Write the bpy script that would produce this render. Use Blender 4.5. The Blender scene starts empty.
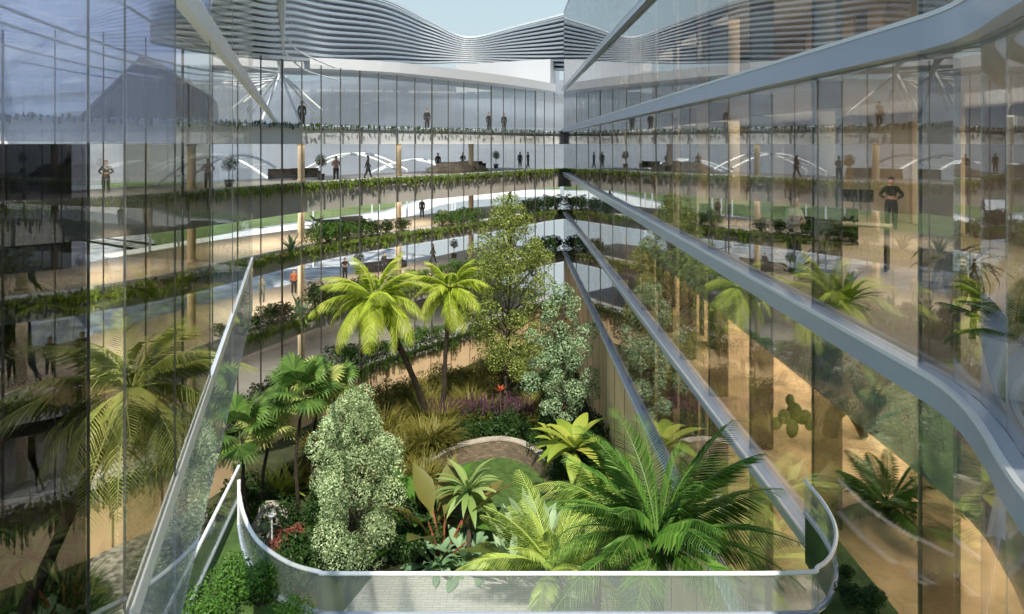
import bpy, bmesh, math, random
from mathutils import Vector, Matrix, noise
R = random.Random(7)
S = bpy.context.scene
COL = S.collection
PI = math.pi
EYE = 19.3          # eye height above the garden
F = 700.0; HOR = 144.0
# ---------------------------------------------------------------- camera, sky, sun, exposure
cam = bpy.data.cameras.new('camera'); camo = bpy.data.objects.new('camera', cam); COL.objects.link(camo)
camo.location = (0, 0, EYE); camo.rotation_euler = (PI/2, 0, 0)
cam.sensor_width = 36; cam.lens = 36*F/1024; cam.shift_y = -(307-HOR)/1024; cam.clip_end = 3000; cam.clip_start = .05
S.camera = camo
S.view_settings.view_transform = 'Standard'; S.view_settings.look = 'None'
S.view_settings.exposure = 0.0; S.view_settings.gamma = 1; S.view_settings.use_curve_mapping = False
S.cycles.use_denoising = True
S.cycles.transparent_max_bounces = 40; S.cycles.max_bounces = 10; S.cycles.glossy_bounces = 4
S.cycles.diffuse_bounces = 3; S.cycles.transmission_bounces = 4; S.cycles.caustics_reflective = False
S.cycles.sample_clamp_indirect = 4
w = bpy.data.worlds.new('sky'); S.world = w; w.use_nodes = True
nt = w.node_tree; bgn = nt.nodes['Background']
tc = nt.nodes.new('ShaderNodeTexCoord'); sp = nt.nodes.new('ShaderNodeSeparateXYZ'); cr = nt.nodes.new('ShaderNodeValToRGB')
nt.links.new(tc.outputs['Generated'], sp.inputs[0]); nt.links.new(sp.outputs['Z'], cr.inputs[0]); nt.links.new(cr.outputs[0], bgn.inputs[0])
cr.color_ramp.elements[0].position = 0.0; cr.color_ramp.elements[0].color = (.74, .84, .88, 1)
cr.color_ramp.elements[1].position = .6; cr.color_ramp.elements[1].color = (.36, .54, .78, 1)
e = cr.color_ramp.elements.new(.18); e.color = (.66, .84, .92, 1)
bgn.inputs[1].default_value = .88
sl = bpy.data.lights.new('sun', 'SUN'); so = bpy.data.objects.new('sun', sl); COL.objects.link(so)
sl.energy = 6.6; sl.angle = .012; sl.color = (1, .93, .80)
so.rotation_euler = Vector((.03, -.63, .775)).to_track_quat('Z', 'Y').to_euler()

# ---------------------------------------------------------------- helpers
def at(x, y, Y):
    "point on the pixel ray at distance Y in front of the eye"
    return Vector(((x-512)/F*Y, Y, EYE-(y-HOR)/F*Y))
def on(x, y, h):
    "point where the pixel ray meets the level h metres below the eye"
    Y = h*F/(y-HOR); return Vector(((x-512)/F*Y, Y, EYE-h))
def link(o, parent=None, loc=None):
    COL.objects.link(o)
    if parent: o.parent = parent
    if loc is not None: o.location = loc
    return o
class MB:
    def __init__(s): s.v = []; s.f = []; s.m = []; s.mi = 0
    def add(s, vs, fs):
        b = len(s.v); s.v += [tuple(v) for v in vs]; s.f += [tuple(b+i for i in f) for f in fs]; s.m += [s.mi]*len(fs)
    def box(s, a, b):
        x0, y0, z0 = a; x1, y1, z1 = b
        s.add([(x0,y0,z0),(x1,y0,z0),(x1,y1,z0),(x0,y1,z0),(x0,y0,z1),(x1,y0,z1),(x1,y1,z1),(x0,y1,z1)],
              [(0,3,2,1),(4,5,6,7),(0,1,5,4),(1,2,6,5),(2,3,7,6),(3,0,4,7)])
    def wallbox(s, p, q, z0, z1, t, off=0):
        "box standing on the plan line p-q, thickness t centred at offset off to its left"
        p = Vector((p[0], p[1], 0)); q = Vector((q[0], q[1], 0)); d = (q-p).normalized(); n = Vector((-d.y, d.x, 0))
        a = p+n*(off-t/2); b = q+n*(off-t/2); c = q+n*(off+t/2); e = p+n*(off+t/2)
        s.prism([a, b, c, e], z0, z1)
    def prism(s, pts, z0, z1):
        n = len(pts); vs = [(p[0], p[1], z0) for p in pts]+[(p[0], p[1], z1) for p in pts]
        s.add(vs, [tuple(range(n))[::-1], tuple(range(n, 2*n))]+[(i, (i+1)%n, n+(i+1)%n, n+i) for i in range(n)])
    def tube(s, pts, rad, n=8, cap=True):
        pts = [Vector(p) for p in pts]
        if not isinstance(rad, (list, tuple)): rad = [rad]*len(pts)
        b = len(s.v); up = Vector((0, 0, 1)); prev = None
        for i, p in enumerate(pts):
            t = (pts[min(i+1, len(pts)-1)]-pts[max(i-1, 0)]).normalized()
            if prev is None:
                ref = up if abs(t.z) < .9 else Vector((1, 0, 0)); a = t.cross(ref).normalized()
            else: a = (prev-t*prev.dot(t)).normalized()
            prev = a; c = t.cross(a)
            for k in range(n):
                s.v.append(tuple(p+(a*math.cos(2*PI*k/n)+c*math.sin(2*PI*k/n))*rad[i]))
        fs = [(b+i*n+k, b+i*n+(k+1)%n, b+(i+1)*n+(k+1)%n, b+(i+1)*n+k) for i in range(len(pts)-1) for k in range(n)]
        if cap: fs += [tuple(b+k for k in range(n))[::-1], tuple(b+(len(pts)-1)*n+k for k in range(n))]
        s.f += fs; s.m += [s.mi]*len(fs)
    def lathe(s, prof, n=20, c=(0, 0, 0)):
        b = len(s.v)
        for r, z in prof:
            for k in range(n): s.v.append((c[0]+r*math.cos(2*PI*k/n), c[1]+r*math.sin(2*PI*k/n), c[2]+z))
        fs = [(b+i*n+k, b+i*n+(k+1)%n, b+(i+1)*n+(k+1)%n, b+(i+1)*n+k) for i in range(len(prof)-1) for k in range(n)]
        s.f += fs; s.m += [s.mi]*len(fs)
    def mesh(s, name, mats, smooth=False):
        me = bpy.data.meshes.new(name); me.from_pydata(s.v, [], s.f); me.update()
        for m in (mats if isinstance(mats, (list, tuple)) else [mats]): me.materials.append(m)
        me.polygons.foreach_set('material_index', s.m)
        if smooth: me.polygons.foreach_set('use_smooth', [True]*len(s.f))
        return me
    def build(s, name, mats, parent=None, loc=None, smooth=False):
        return link(bpy.data.objects.new(name, s.mesh(name, mats, smooth)), parent, loc)
def empty(name, loc=(0, 0, 0), rz=0):
    o = bpy.data.objects.new(name, None); COL.objects.link(o); o.location = loc; o.rotation_euler = (0, 0, rz); o.empty_display_size = .2
    return o
def tag(o, label=None, cat=None, group=None, kind=None):
    if label: o['label'] = label
    if cat: o['category'] = cat
    if group: o['group'] = group
    if kind: o['kind'] = kind
    return o
def kids(o): return KID.get(o.name, [])
KID = {}
def copy_tree(o, parent=None):
    c = o.copy(); COL.objects.link(c); c.parent = parent
    for k in list(o.children): copy_tree(k, c)
    return c
def place(proto, used, loc, rz=0, sc=1, label=None, group=None):
    o = proto if not used.get(proto.name) else copy_tree(proto)
    used[proto.name] = 1
    o.location = loc; o.rotation_euler = (0, 0, rz); o.scale = (sc, sc, sc)
    if label: o['label'] = label
    if group: o['group'] = group
    elif 'group' in o: del o['group']
    return o
USED = {}

# ---------------------------------------------------------------- materials
def newmat(name):
    m = bpy.data.materials.new(name); m.use_nodes = True; t = m.node_tree
    return m, t, t.nodes['Principled BSDF'], t.nodes['Material Output']
def pmat(name, col, rough=.6, metal=0, var=0, scale=3, col2=None, bump=0, bscale=None, spec=.4):
    m, t, b, o = newmat(name)
    b.inputs['Base Color'].default_value = (*col, 1); b.inputs['Roughness'].default_value = rough; b.inputs['Metallic'].default_value = metal
    b.inputs['Specular IOR Level'].default_value = spec
    if var or col2 or bump:
        tcn = t.nodes.new('ShaderNodeTexCoord'); n = t.nodes.new('ShaderNodeTexNoise'); n.inputs['Scale'].default_value = scale; n.inputs['Detail'].default_value = 6
        t.links.new(tcn.outputs['Object'], n.inputs['Vector'])
        if var or col2:
            c = t.nodes.new('ShaderNodeValToRGB'); t.links.new(n.outputs['Fac'], c.inputs[0])
            c.color_ramp.elements[0].position = .35; c.color_ramp.elements[1].position = .65
            c2 = col2 or tuple(min(1, v*(1+var)) for v in col); c1 = tuple(v*(1-var) for v in col) if not col2 else col
            c.color_ramp.elements[0].color = (*c1, 1); c.color_ramp.elements[1].color = (*c2, 1)
            t.links.new(c.outputs[0], b.inputs['Base Color'])
        if bump:
            n2 = t.nodes.new('ShaderNodeTexNoise'); n2.inputs['Scale'].default_value = bscale or scale*4; n2.inputs['Detail'].default_value = 5
            t.links.new(tcn.outputs['Object'], n2.inputs['Vector'])
            bp = t.nodes.new('ShaderNodeBump'); bp.inputs['Strength'].default_value = bump; bp.inputs['Distance'].default_value = .05
            t.links.new(n2.outputs['Fac'], bp.inputs['Height']); t.links.new(bp.outputs[0], b.inputs['Normal'])
    return m
def leafmat(name, c1, c2, trans=.35, rough=.45):
    m, t, b, o = newmat(name)
    g = t.nodes.new('ShaderNodeNewGeometry'); c = t.nodes.new('ShaderNodeValToRGB')
    t.links.new(g.outputs['Random Per Island'], c.inputs[0])
    c.color_ramp.elements[0].color = (*c1, 1); c.color_ramp.elements[1].color = (*c2, 1)
    t.links.new(c.outputs[0], b.inputs['Base Color']); b.inputs['Roughness'].default_value = rough; b.inputs['Specular IOR Level'].default_value = .25
    tr = t.nodes.new('ShaderNodeBsdfTranslucent'); t.links.new(c.outputs[0], tr.inputs[0])
    mx = t.nodes.new('ShaderNodeMixShader'); mx.inputs[0].default_value = trans
    t.links.new(b.outputs[0], mx.inputs[1]); t.links.new(tr.outputs[0], mx.inputs[2]); t.links.new(mx.outputs[0], o.inputs[0])
    return m
def glass(name, tint=(.85, .9, .9), r0=.08, k=.6, power=3, veil=0, veilcol=(.7, .8, .85), rough=0.0, gcol=(1, 1, 1), translu=False):
    m, t, b, o = newmat(name)
    tr = t.nodes.new('ShaderNodeBsdfTransparent'); tr.inputs[0].default_value = (*tint, 1)
    gl = t.nodes.new('ShaderNodeBsdfGlossy'); gl.inputs['Roughness'].default_value = rough; gl.inputs[0].default_value = (*gcol, 1)
    lw = t.nodes.new('ShaderNodeLayerWeight'); lw.inputs[0].default_value = .5
    pw = t.nodes.new('ShaderNodeMath'); pw.operation = 'POWER'; pw.inputs[1].default_value = power; t.links.new(lw.outputs['Facing'], pw.inputs[0])
    ma = t.nodes.new('ShaderNodeMath'); ma.operation = 'MULTIPLY_ADD'; ma.inputs[1].default_value = k; ma.inputs[2].default_value = r0; ma.use_clamp = True
    t.links.new(pw.outputs[0], ma.inputs[0])
    mx = t.nodes.new('ShaderNodeMixShader'); t.links.new(ma.outputs[0], mx.inputs[0])
    src = tr
    if veil:
        df = t.nodes.new('ShaderNodeBsdfTranslucent' if translu else 'ShaderNodeBsdfDiffuse'); df.inputs[0].default_value = (*veilcol, 1)
        m2 = t.nodes.new('ShaderNodeMixShader'); m2.inputs[0].default_value = veil
        t.links.new(tr.outputs[0], m2.inputs[1]); t.links.new(df.outputs[0], m2.inputs[2]); src = m2
    t.links.new(src.outputs[0], mx.inputs[1]); t.links.new(gl.outputs[0], mx.inputs[2]); t.links.new(mx.outputs[0], o.inputs[0])
    b.id_data.nodes.remove(b)
    return m
def brickmat(name, c1, c2, mortar, sx, sy, msize=.02, wall=False, rough=.8):
    m, t, b, o = newmat(name)
    tcn = t.nodes.new('ShaderNodeTexCoord'); br = t.nodes.new('ShaderNodeTexBrick')
    br.inputs['Color1'].default_value = (*c1, 1); br.inputs['Color2'].default_value = (*c2, 1); br.inputs['Mortar'].default_value = (*mortar, 1)
    br.inputs['Scale'].default_value = 1; br.inputs['Brick Width'].default_value = sx; br.inputs['Row Height'].default_value = sy; br.inputs['Mortar Size'].default_value = msize
    if wall:
        mp = t.nodes.new('ShaderNodeMapping'); mp.inputs['Rotation'].default_value = (PI/2, 0, 0)
        t.links.new(tcn.outputs['Object'], mp.inputs[0]); t.links.new(mp.outputs[0], br.inputs['Vector'])
    else: t.links.new(tcn.outputs['Object'], br.inputs['Vector'])
    t.links.new(br.outputs[0], b.inputs['Base Color']); b.inputs['Roughness'].default_value = rough
    return m
M = dict(
 white=pmat('white_metal', (.78, .80, .82), .35),
 ribbonw=pmat('white_render', (.52, .54, .57), .6),
 fascia=pmat('satin_aluminium', (.46, .52, .63), .3, .25),
 soffit=pmat('pale_plaster', (.55, .55, .55), .8),
 fasciaA=pmat('pale_stone_fascia', (.42, .40, .37), .8, var=.1, scale=.6),
 greyfloor=pmat('grey_stone_floor', (.30, .29, .27), .5, var=.15, scale=.5),
 tanfloor=pmat('tan_stone_floor', (.44, .36, .26), .55, var=.12, scale=.6),
 sand=pmat('sandy_soil', (.56, .40, .22), .95, var=.28, scale=1.6, bump=.6, bscale=9),
 dark=pmat('dark_metal', (.035, .037, .04), .4, .3),
 mull=pmat('bronze_mullion', (.13, .125, .115), .4, .3),
 fin=pmat('grey_fin', (.12, .125, .12), .35, .3),
 tanwall=pmat('tan_curtain', (.42, .35, .25), .85, var=.12, scale=.8),
 brown=pmat('brown_panel', (.13, .10, .075), .7, var=.15, scale=.8),
 cream=pmat('cream_wall', (.75, .62, .44), .8),
 sandwall=pmat('sandstone_panel', (.74, .54, .33), .85, var=.12, scale=.5, bump=.2, bscale=6),
 joint=pmat('wall_joint', (.22, .15, .09), .9),
 hill=pmat('grey_hillside', (.20, .215, .24), .95, var=.3, scale=.012),
 slate=pmat('slate_glazing', (.055, .06, .07), .25, var=.3, scale=.2),
 silver=pmat('rippled_silver_paving', (.20, .21, .23), .45, scale=.55, col2=(.62, .63, .66), bump=.5, bscale=2),
 path=pmat('white_path', (.85, .85, .82), .8),
 lawn=pmat('lawn', (.04, .08, .016), .9, col2=(.075, .14, .028), scale=2.5, bump=.8, bscale=30),
 farlawn=pmat('far_lawn', (.10, .15, .05), .9, col2=(.17, .24, .09), scale=.12),
 soil=pmat('planted_soil', (.022, .032, .012), .95, col2=(.07, .075, .03), scale=.5, bump=.7, bscale=8),
 gravel=pmat('grey_gravel', (.10, .10, .08), .9, col2=(.36, .36, .31), scale=3.2, bump=1, bscale=14),
 stone=brickmat('rubble_wall', (.27, .20, .14), (.14, .11, .08), (.11, .085, .06), .34, .15, .015, True),
 cap=pmat('stone_capping', (.38, .34, .28), .8, var=.2, scale=2),
 paver=brickmat('paving_brick', (.52, .51, .47), (.42, .41, .38), (.24, .23, .21), .55, .17, .014),
 rock=pmat('grey_boulder', (.34, .32, .28), .9, var=.35, scale=1.5, bump=.8),
 logw=pmat('dark_wood', (.06, .045, .03), .9, var=.4, scale=3),
 trunk=pmat('palm_bark', (.035, .026, .018), .95, var=.4, scale=6, bump=.8, bscale=22),
 bark=pmat('tree_bark', (.085, .065, .045), .95, var=.3, scale=5, bump=.6),
 pot=pmat('white_ceramic', (.72, .72, .70), .35),
 dpot=pmat('dark_pot', (.05, .05, .05), .5),
 redstem=pmat('red_stem', (.30, .09, .05), .5),
 fabric=pmat('charcoal_upholstery', (.03, .03, .032), .9),
 skin=pmat('skin', (.45, .28, .2), .6),
 hair=pmat('dark_hair', (.03, .02, .015), .7),
 palmY=leafmat('palm_leaf_lime', (.30, .42, .03), (.62, .70, .12), .30),
 palmG=leafmat('palm_leaf_green', (.05, .16, .02), (.20, .36, .07), .35),
 palmL=leafmat('palm_leaf_light', (.36, .50, .08), (.62, .72, .22), .35),
 palmO=leafmat('palm_leaf_olive', (.26, .31, .07), (.50, .52, .18), .3),
 leafT=leafmat('leaf_tree', (.05, .09, .015), (.42, .50, .13), .35),
 leafS=leafmat('leaf_sage', (.05, .12, .04), (.50, .66, .40), .3),
 leafW=leafmat('leaf_silver', (.10, .20, .06), (.72, .84, .50), .3),
 leafB=leafmat('leaf_bright', (.04, .12, .015), (.13, .27, .045), .35),
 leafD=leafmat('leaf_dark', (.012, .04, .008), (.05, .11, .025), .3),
 leafO=leafmat('leaf_olive', (.10, .10, .015), (.28, .26, .06), .3),
 leafR=leafmat('leaf_red', (.16, .035, .025), (.42, .17, .12), .3),
 leafP=leafmat('flower_purple', (.07, .03, .05), (.20, .10, .15), .3),
 leafOr=leafmat('leaf_coral', (.45, .08, .03), (.75, .22, .10), .4),
 leafY=leafmat('leaf_yellowgreen', (.22, .34, .04), (.50, .52, .10), .35),
 agave=leafmat('agave_blue', (.12, .24, .12), (.28, .42, .24), .2),
 banana=leafmat('banana_leaf', (.07, .16, .035), (.24, .17, .05), .3),
 vine=leafmat('vine', (.08, .13, .018), (.30, .40, .08), .3),
 starpalm=leafmat('leaf_star_palm', (.17, .28, .07), (.36, .46, .17), .3),
 fanleaf=leafmat('leaf_fan_palm', (.05, .12, .025), (.16, .28, .06), .35),
 vineD=leafmat('vine_dark', (.025, .05, .01), (.09, .15, .03), .3),
)
G_right = glass('glass_right', (.90, .90, .87), .09, .46, 2.4, gcol=(.92, .95, 1))
G_rightlow = glass('glass_spandrel', (.80, .86, .90), .13, .55, 2.2, veil=.50, veilcol=(.48, .55, .58))
G_far = glass('glass_far', (.95, .96, .96), .04, .25, 3)
G_fin = glass('glass_fin', (.50, .50, .48), .10, .4, 3, veil=.12, veilcol=(.16, .17, .16))
G_bal = glass('glass_balustrade', (.90, .92, .92), .04, .4, 3, veil=.14, veilcol=(.62, .66, .66))
G_ld = glass('glass_left_dark', (.36, .37, .39), .03, .05, 3)
G_lm = glass('glass_left_mid', (.62, .62, .57), .035, .05, 3)
G_lc = glass('glass_left_clear', (.97, .96, .93), .03, .2, 3)
G_lb = glass('glass_left_pale', (.88, .90, .92), .04, .08, 3)
G_lu = glass('glass_left_upper', (.84, .87, .92), .04, .08, 3, veil=.32, veilcol=(.55, .60, .76))  # pale veil puts the reflected sky into the pane colour
G_lf = glass('glass_left_frosted', (.78, .84, .90), .10, .4, 3, veil=.42, veilcol=(.52, .57, .62))
G_roof = glass('glass_roof', (.80, .86, .92), .12, .4, 3, veil=.6, veilcol=(.62, .69, .90), translu=True)

# ================================================================ THE SETTING
def Zh(h): return EYE-h
# plan of the far curved front: (pixel column, distance)
def lerp(a, b, t): return a+(b-a)*t
FARPX = [(-260, 24.0), (-120, 27.0), (0, 30.2), (60, 31.6), (120, 33.6), (180, 36.2), (250, 41.0), (313, 46.4), (370, 51.2), (420, 55.4), (470, 60.2), (515, 66.0), (545, 71.0), (564, 73.4)]
def catmull(pts, n):
    P = [Vector(p) for p in pts]; P = [2*P[0]-P[1]]+P+[2*P[-1]-P[-2]]; out = []
    for i in range(1, len(P)-2):
        for j in range(n):
            t = j/n; a, b, c, d = P[i-1:i+3]
            out.append(.5*((2*b)+(c-a)*t+(2*a-5*b+4*c-d)*t*t+(3*b-a-3*c+d)*t**3))
    out.append(P[-2]); return out
FAR = [Vector((p[0], p[1])) for p in catmull([((x-512)/F*Y, Y, 0) for x, Y in FARPX], 5)]
def resample(pts, step):
    out = [pts[0].copy()]; acc = 0
    for a, b in zip(pts, pts[1:]):
        L = (b-a).length; t = step-acc
        while t <= L:
            out.append(a.lerp(b, t/L)); t += step
        acc = (acc+L) % step
    return out
def normals(pts):
    out = []
    for i in range(len(pts)):
        t = (pts[min(i+1, len(pts)-1)]-pts[max(i-1, 0)]).normalized(); out.append(Vector((-t.y, t.x)))  # left of travel = away from court
    return out
FN = normals(FAR)
def band(mb, pts, ns, o0, o1, z0, z1):
    "ribbon solid between two offsets of a plan line"
    n = len(pts); b = len(mb.v)
    for p, m in zip(pts, ns):
        a = p+m*o0; c = p+m*o1
        mb.v += [(a.x, a.y, z0), (c.x, c.y, z0), (c.x, c.y, z1), (a.x, a.y, z1)]
    fs = []
    for i in range(n-1):
        for k in range(4): fs.append((b+i*4+k, b+i*4+(k+1)%4, b+i*4+4+(k+1)%4, b+i*4+4+k))
    fs += [(b, b+1, b+2, b+3), (b+n*4-1, b+n*4-2, b+n*4-3, b+n*4-4)]
    mb.f += fs; mb.m += [mb.mi]*len(fs)

# garden ground
mb = MB(); mb.prism([(-40, 5), (5.6, 5), (5.6, 75), (-40, 75)], -.6, 0)
tag(mb.build('ground', M['soil']), kind='structure')
ARC = [on(425, 461, EYE-1.1), on(448, 448, EYE-1.1), on(475, 441, EYE-1.1), on(503, 438, EYE-1.1), on(530, 445, EYE-1.1), on(548, 458, EYE-1.1), on(560, 474, EYE-1.1)]
ARCs = [Vector((p.x, p.y)) for p in catmull([tuple(p) for p in ARC], 4)]
mb = MB()
fr = [Vector(p) for p in ((-30, 38), (-14, 40.0), (-9, 40.2))]
frontl = fr+ARCs+[Vector((3.6, 36)), Vector((5.5, 35))]
def bedh(f, y): return 1.05*max(.12, 1-(y-f)/26)
rows = 14
for p in frontl:
    for j in range(rows+1):
        y = lerp(p.y+.02, 74, j/rows); mb.v.append((p.x, y, bedh(p.y, y)+(.22*noise.noise(Vector((p.x*.4, y*.4, 0))) if j else 0)))
for p in frontl: mb.v.append((p.x, p.y+.02, 0))
nf = len(frontl)
mb.f = [(i*(rows+1)+j, (i+1)*(rows+1)+j, (i+1)*(rows+1)+j+1, i*(rows+1)+j+1) for i in range(nf-1) for j in range(rows)]
mb.f += [(nf*(rows+1)+i, nf*(rows+1)+i+1, (i+1)*(rows+1), i*(rows+1)) for i in range(nf-1)]
mb.m = [0]*len(mb.f)
tag(mb.build('raised_planting_bed', M['soil'], smooth=False), kind='structure')
def gz(x, y):
    for a, b in zip(frontl, frontl[1:]):
        if a.x <= x <= b.x and b.x > a.x:
            f = lerp(a.y, b.y, (x-a.x)/(b.x-a.x)); return bedh(f, y)-.05 if y > f else 0
    return 0
mb = MB(); an = normals(ARCs)
band(mb, ARCs, an, -.35, .02, 0, 1.1)
sw = tag(mb.build('retaining_wall', M['stone']), 'low curved rubble stone retaining wall behind the round lawn', 'wall', kind='structure')
mb = MB(); band(mb, ARCs, an, -.40, .08, 1.1, 1.2)
mb.build('wall_capping', M['cap'], sw)
def flat(name, pts, z, m, t=.03):
    mb = MB(); mb.prism([(p[0], p[1]) for p in pts], z-t, z); return tag(mb.build(name, m), kind='structure')
ll = [on(x, y, EYE-.03) for x, y in ((478, 600), (470, 520), (452, 480), (455, 462), (480, 455), (510, 452), (540, 460), (556, 476), (562, 500), (560, 545), (550, 600))]
flat('lawn', catmull([tuple(p) for p in ll], 4), .04, M['lawn'])
pv = [on(x, y, EYE-.04) for x, y in ((376, 572), (320, 640), (905, 640), (840, 572))]
flat('brick_paving', pv, .05, M['paver'])
gp = [on(x, y, EYE-.05) for x, y in ((185, 485), (150, 500), (110, 535), (70, 600), (60, 660), (235, 660), (215, 560), (205, 500))]
flat('gravel_path', catmull([tuple(p) for p in gp], 3), .06, M['gravel'])

# sandstone garden wall under the lowest terrace (far side and right side)
wr = tag(empty('wall_back'), kind='structure')
mb = MB(); band(mb, FAR, FN, .05, .45, 0, Zh(16.75)); mb.build('sandstone_face', M['sandwall'], wr)
js = resample(FAR, 2.4); jn = normals(js)
for p, n in list(zip(js, jn)):
    mb = MB(); a = p-n*.01; t = Vector((n.y, -n.x)); mb.prism([a+t*.02, a-t*.02, a-t*.02+n*.1, a+t*.02+n*.1], 0, Zh(16.75)); mb.build('panel_joint', M['joint'], wr)
RX = 5.45
wl = tag(empty('wall_right'), kind='structure')
mb = MB(); mb.box((RX, 8, 0), (RX+.3, 73.4, Zh(11.5))); mb.build('sandstone_face', M['sandwall'], wl)
for i in range(18):
    y = 14+i*3.3; mb = MB(); mb.box((RX-.02, y, 0), (RX+.02, y+.05, Zh(11.5))); mb.build('panel_joint', M['joint'], wl)

# far building: terraces, each a slab with its floor finish, lip and vines
levels = [('roof terrace', -1.15, 0.0, -1.15), ('upper terrace', 2.70, 4.45, 0), ('second terrace', 6.95, 7.85, 0), ('third terrace', 11.3, 12.3, 0), ('lowest terrace', 16.1, 16.8, 0)]
DEP = 9.0
for k, (nm, h0, h1, _) in enumerate(levels):
    mb = MB(); band(mb, FAR, FN, 0, DEP, Zh(h1), Zh(h0))
    sl_ = tag(mb.build('floor_%d' % (k+1), M['white'] if k == 0 else M['fasciaA']), kind='structure')
    mb = MB(); band(mb, FAR, FN, .9, DEP-.05, Zh(h0)+.001, Zh(h0)+.03)
    mb.build('floor_finish', [M['greyfloor'], M['greyfloor'], M['tanfloor'], M['tanfloor'], M['greyfloor']][k], sl_)
    mb = MB(); band(mb, FAR, FN, -.12, .02, Zh(h0)-.12, Zh(h0)+.05); mb.build('slab_lip', M['fascia'], sl_)
    mb = MB(); band(mb, FAR, FN, .95, 1.0, Zh(h0)+.03, Zh(h0)+.16); mb.build('planter_edge', M['white'], sl_)
# white road/terrace lines on the third and lowest floors
# hanging vines: stuff
def vines(k, h0, drop, dens, mat, z_up=.22, seed=1):
    r = random.Random(seed); mb = MB(); fine = resample(FAR, .10)
    for p, n in zip(fine, normals(fine)):
        if p.y > 73.3: continue
        t = Vector((n.y, -n.x))
        for _ in range(dens):
            L = drop*(.35+.65*r.random())*(.5+.5*abs(noise.noise(Vector((p.x*.7, p.y*.7, k)))*2)); z = Zh(h0)+z_up*r.random(); o = -.16-.25*r.random()
            q = p+n*(o if r.random() < .7 else .5*r.random())+t*(r.random()-.5)*.1
            top = r.random() < .45
            if top:
                a = r.uniform(0, 2*PI); d = Vector((math.cos(a), math.sin(a)))*.09; hh = .10+.22*r.random(); zz = Zh(h0)
                mb.add([(q.x-d.x, q.y-d.y, zz), (q.x+d.x, q.y+d.y, zz), (q.x+d.x*.3, q.y+d.y*.3, zz+hh)], [(0, 1, 2)])
            else:
                m = max(2, int(L/.16)); x = q.x; y = q.y
                for i in range(m):
                    zz = z-i*.16; s_ = .075*(1-.5*i/m)*(.7+.6*r.random()); a = r.uniform(-.6, .6); d = (t*math.cos(a)+n*math.sin(a))*s_
                    mb.add([(x-d.x, y-d.y, zz), (x+d.x, y+d.y, zz-.03), (x+d.x*.6, y+d.y*.6, zz-.17), (x-d.x*.6, y-d.y*.6, zz-.16)], [(0, 1, 2, 3)])
    return mb.build('hanging_vines', mat)
for k, drop, mt, dn, wd in ((1, 1.0, M['vine'], 5, 'along the upper terrace edge just below the white slab'), (2, 1.1, M['vine'], 5, 'along the second terrace edge'), (3, 1.1, M['vine'], 5, 'along the third terrace edge behind the palm crowns'), (4, 1.3, M['vineD'], 5, 'hanging over the sandstone wall from the lowest terrace')):
    tag(vines(k, levels[k][1], drop, dn, mt, seed=k), 'trailing green vines and clipped grass '+wd, 'vines', kind='stuff')
tag(vines(0, -1.2, .15, 1, M['vineD'], seed=9), 'thin dark green planting along the top of the white slab', 'vines', kind='stuff')
# retaining wall behind lowest floor and outer ground
mb = MB(); band(mb, FAR, FN, DEP, DEP+.3, Zh(16.8), Zh(14.0)); tag(mb.build('wall_outer', M['greyfloor']), kind='structure')
mb = MB(); band(mb, FAR, FN, DEP+.3, DEP+260, Zh(15.0), Zh(14.0)); tag(mb.build('outer_plaza', M['silver']), kind='structure')
flat('outer_path', [on(x, y, 13.95) for x, y in ((150, 268), (245, 240), (335, 229), (395, 222), (440, 205), (470, 200), (560, 195), (560, 190), (455, 191), (425, 199), (385, 212), (335, 219), (245, 231), (100, 255))], Zh(13.93), M['path'])
flat('outer_lawn', [on(x, y, 13.95) for x, y in ((160, 248), (245, 229), (335, 217), (385, 210), (420, 198), (450, 190), (560, 189), (560, 178), (100, 183))], Zh(13.95), M['farlawn'])
# hillside far behind
mb = MB(); nx, ny = 40, 14
for j in range(ny+1):
    for i in range(nx+1):
        X = -420+i*20; Y = 250+j*18; z = Zh(14)+(j/ny)**1.1*(62+14*noise.noise(Vector((X*.012, j*.3, 3))))-1
        mb.v.append((X, Y+20*noise.noise(Vector((X*.01, 0, 0))), z))
mb.f = [(j*(nx+1)+i, j*(nx+1)+i+1, (j+1)*(nx+1)+i+1, (j+1)*(nx+1)+i) for j in range(ny) for i in range(nx)]; mb.m = [0]*len(mb.f)
tag(mb.build('hillside', M['hill'], smooth=True), kind='structure')

# far glass front
wf = tag(empty('wall_far'), kind='structure')
ms = resample(FAR, 1.9); mn = normals(ms)
storeys = [(-5.2, -1.25), (0.0, 2.70), (4.45, 6.95), (7.85, 11.3), (12.3, 16.1)]
for k, (ht, hb) in enumerate(storeys):
    mb = MB(); band(mb, FAR, FN, -.56, -.54, Zh(hb), Zh(ht)); mb.build('storey_glazing', G_far, wf)
for i, (p, n) in enumerate(zip(ms, mn)):
    mb = MB(); t = Vector((n.y, -n.x)); p = p-n*.5; wd = .022 if i % 4 else .05
    mb.prism([p-n*.03+t*wd, p-n*.03-t*wd, p+n*.04-t*wd, p+n*.04+t*wd][::-1], Zh(16.1), Zh(-5.2)); mb.build('mullion', M['mull'], wf)
dk = tag(empty('wall_dark_core'), kind='structure')
dpts = [p for p in FAR if p.x/p.y*F+512 < 92]; dn_ = normals(dpts)
for z0_, z1_ in ((0.0, 2.70), (4.45, 5.9), (12.3, 13.4)):
    mb = MB(); band(mb, dpts, dn_, 1.6, 1.9, Zh(z1_), Zh(z0_)); mb.build('slate_panel', M['slate'], dk)
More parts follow.
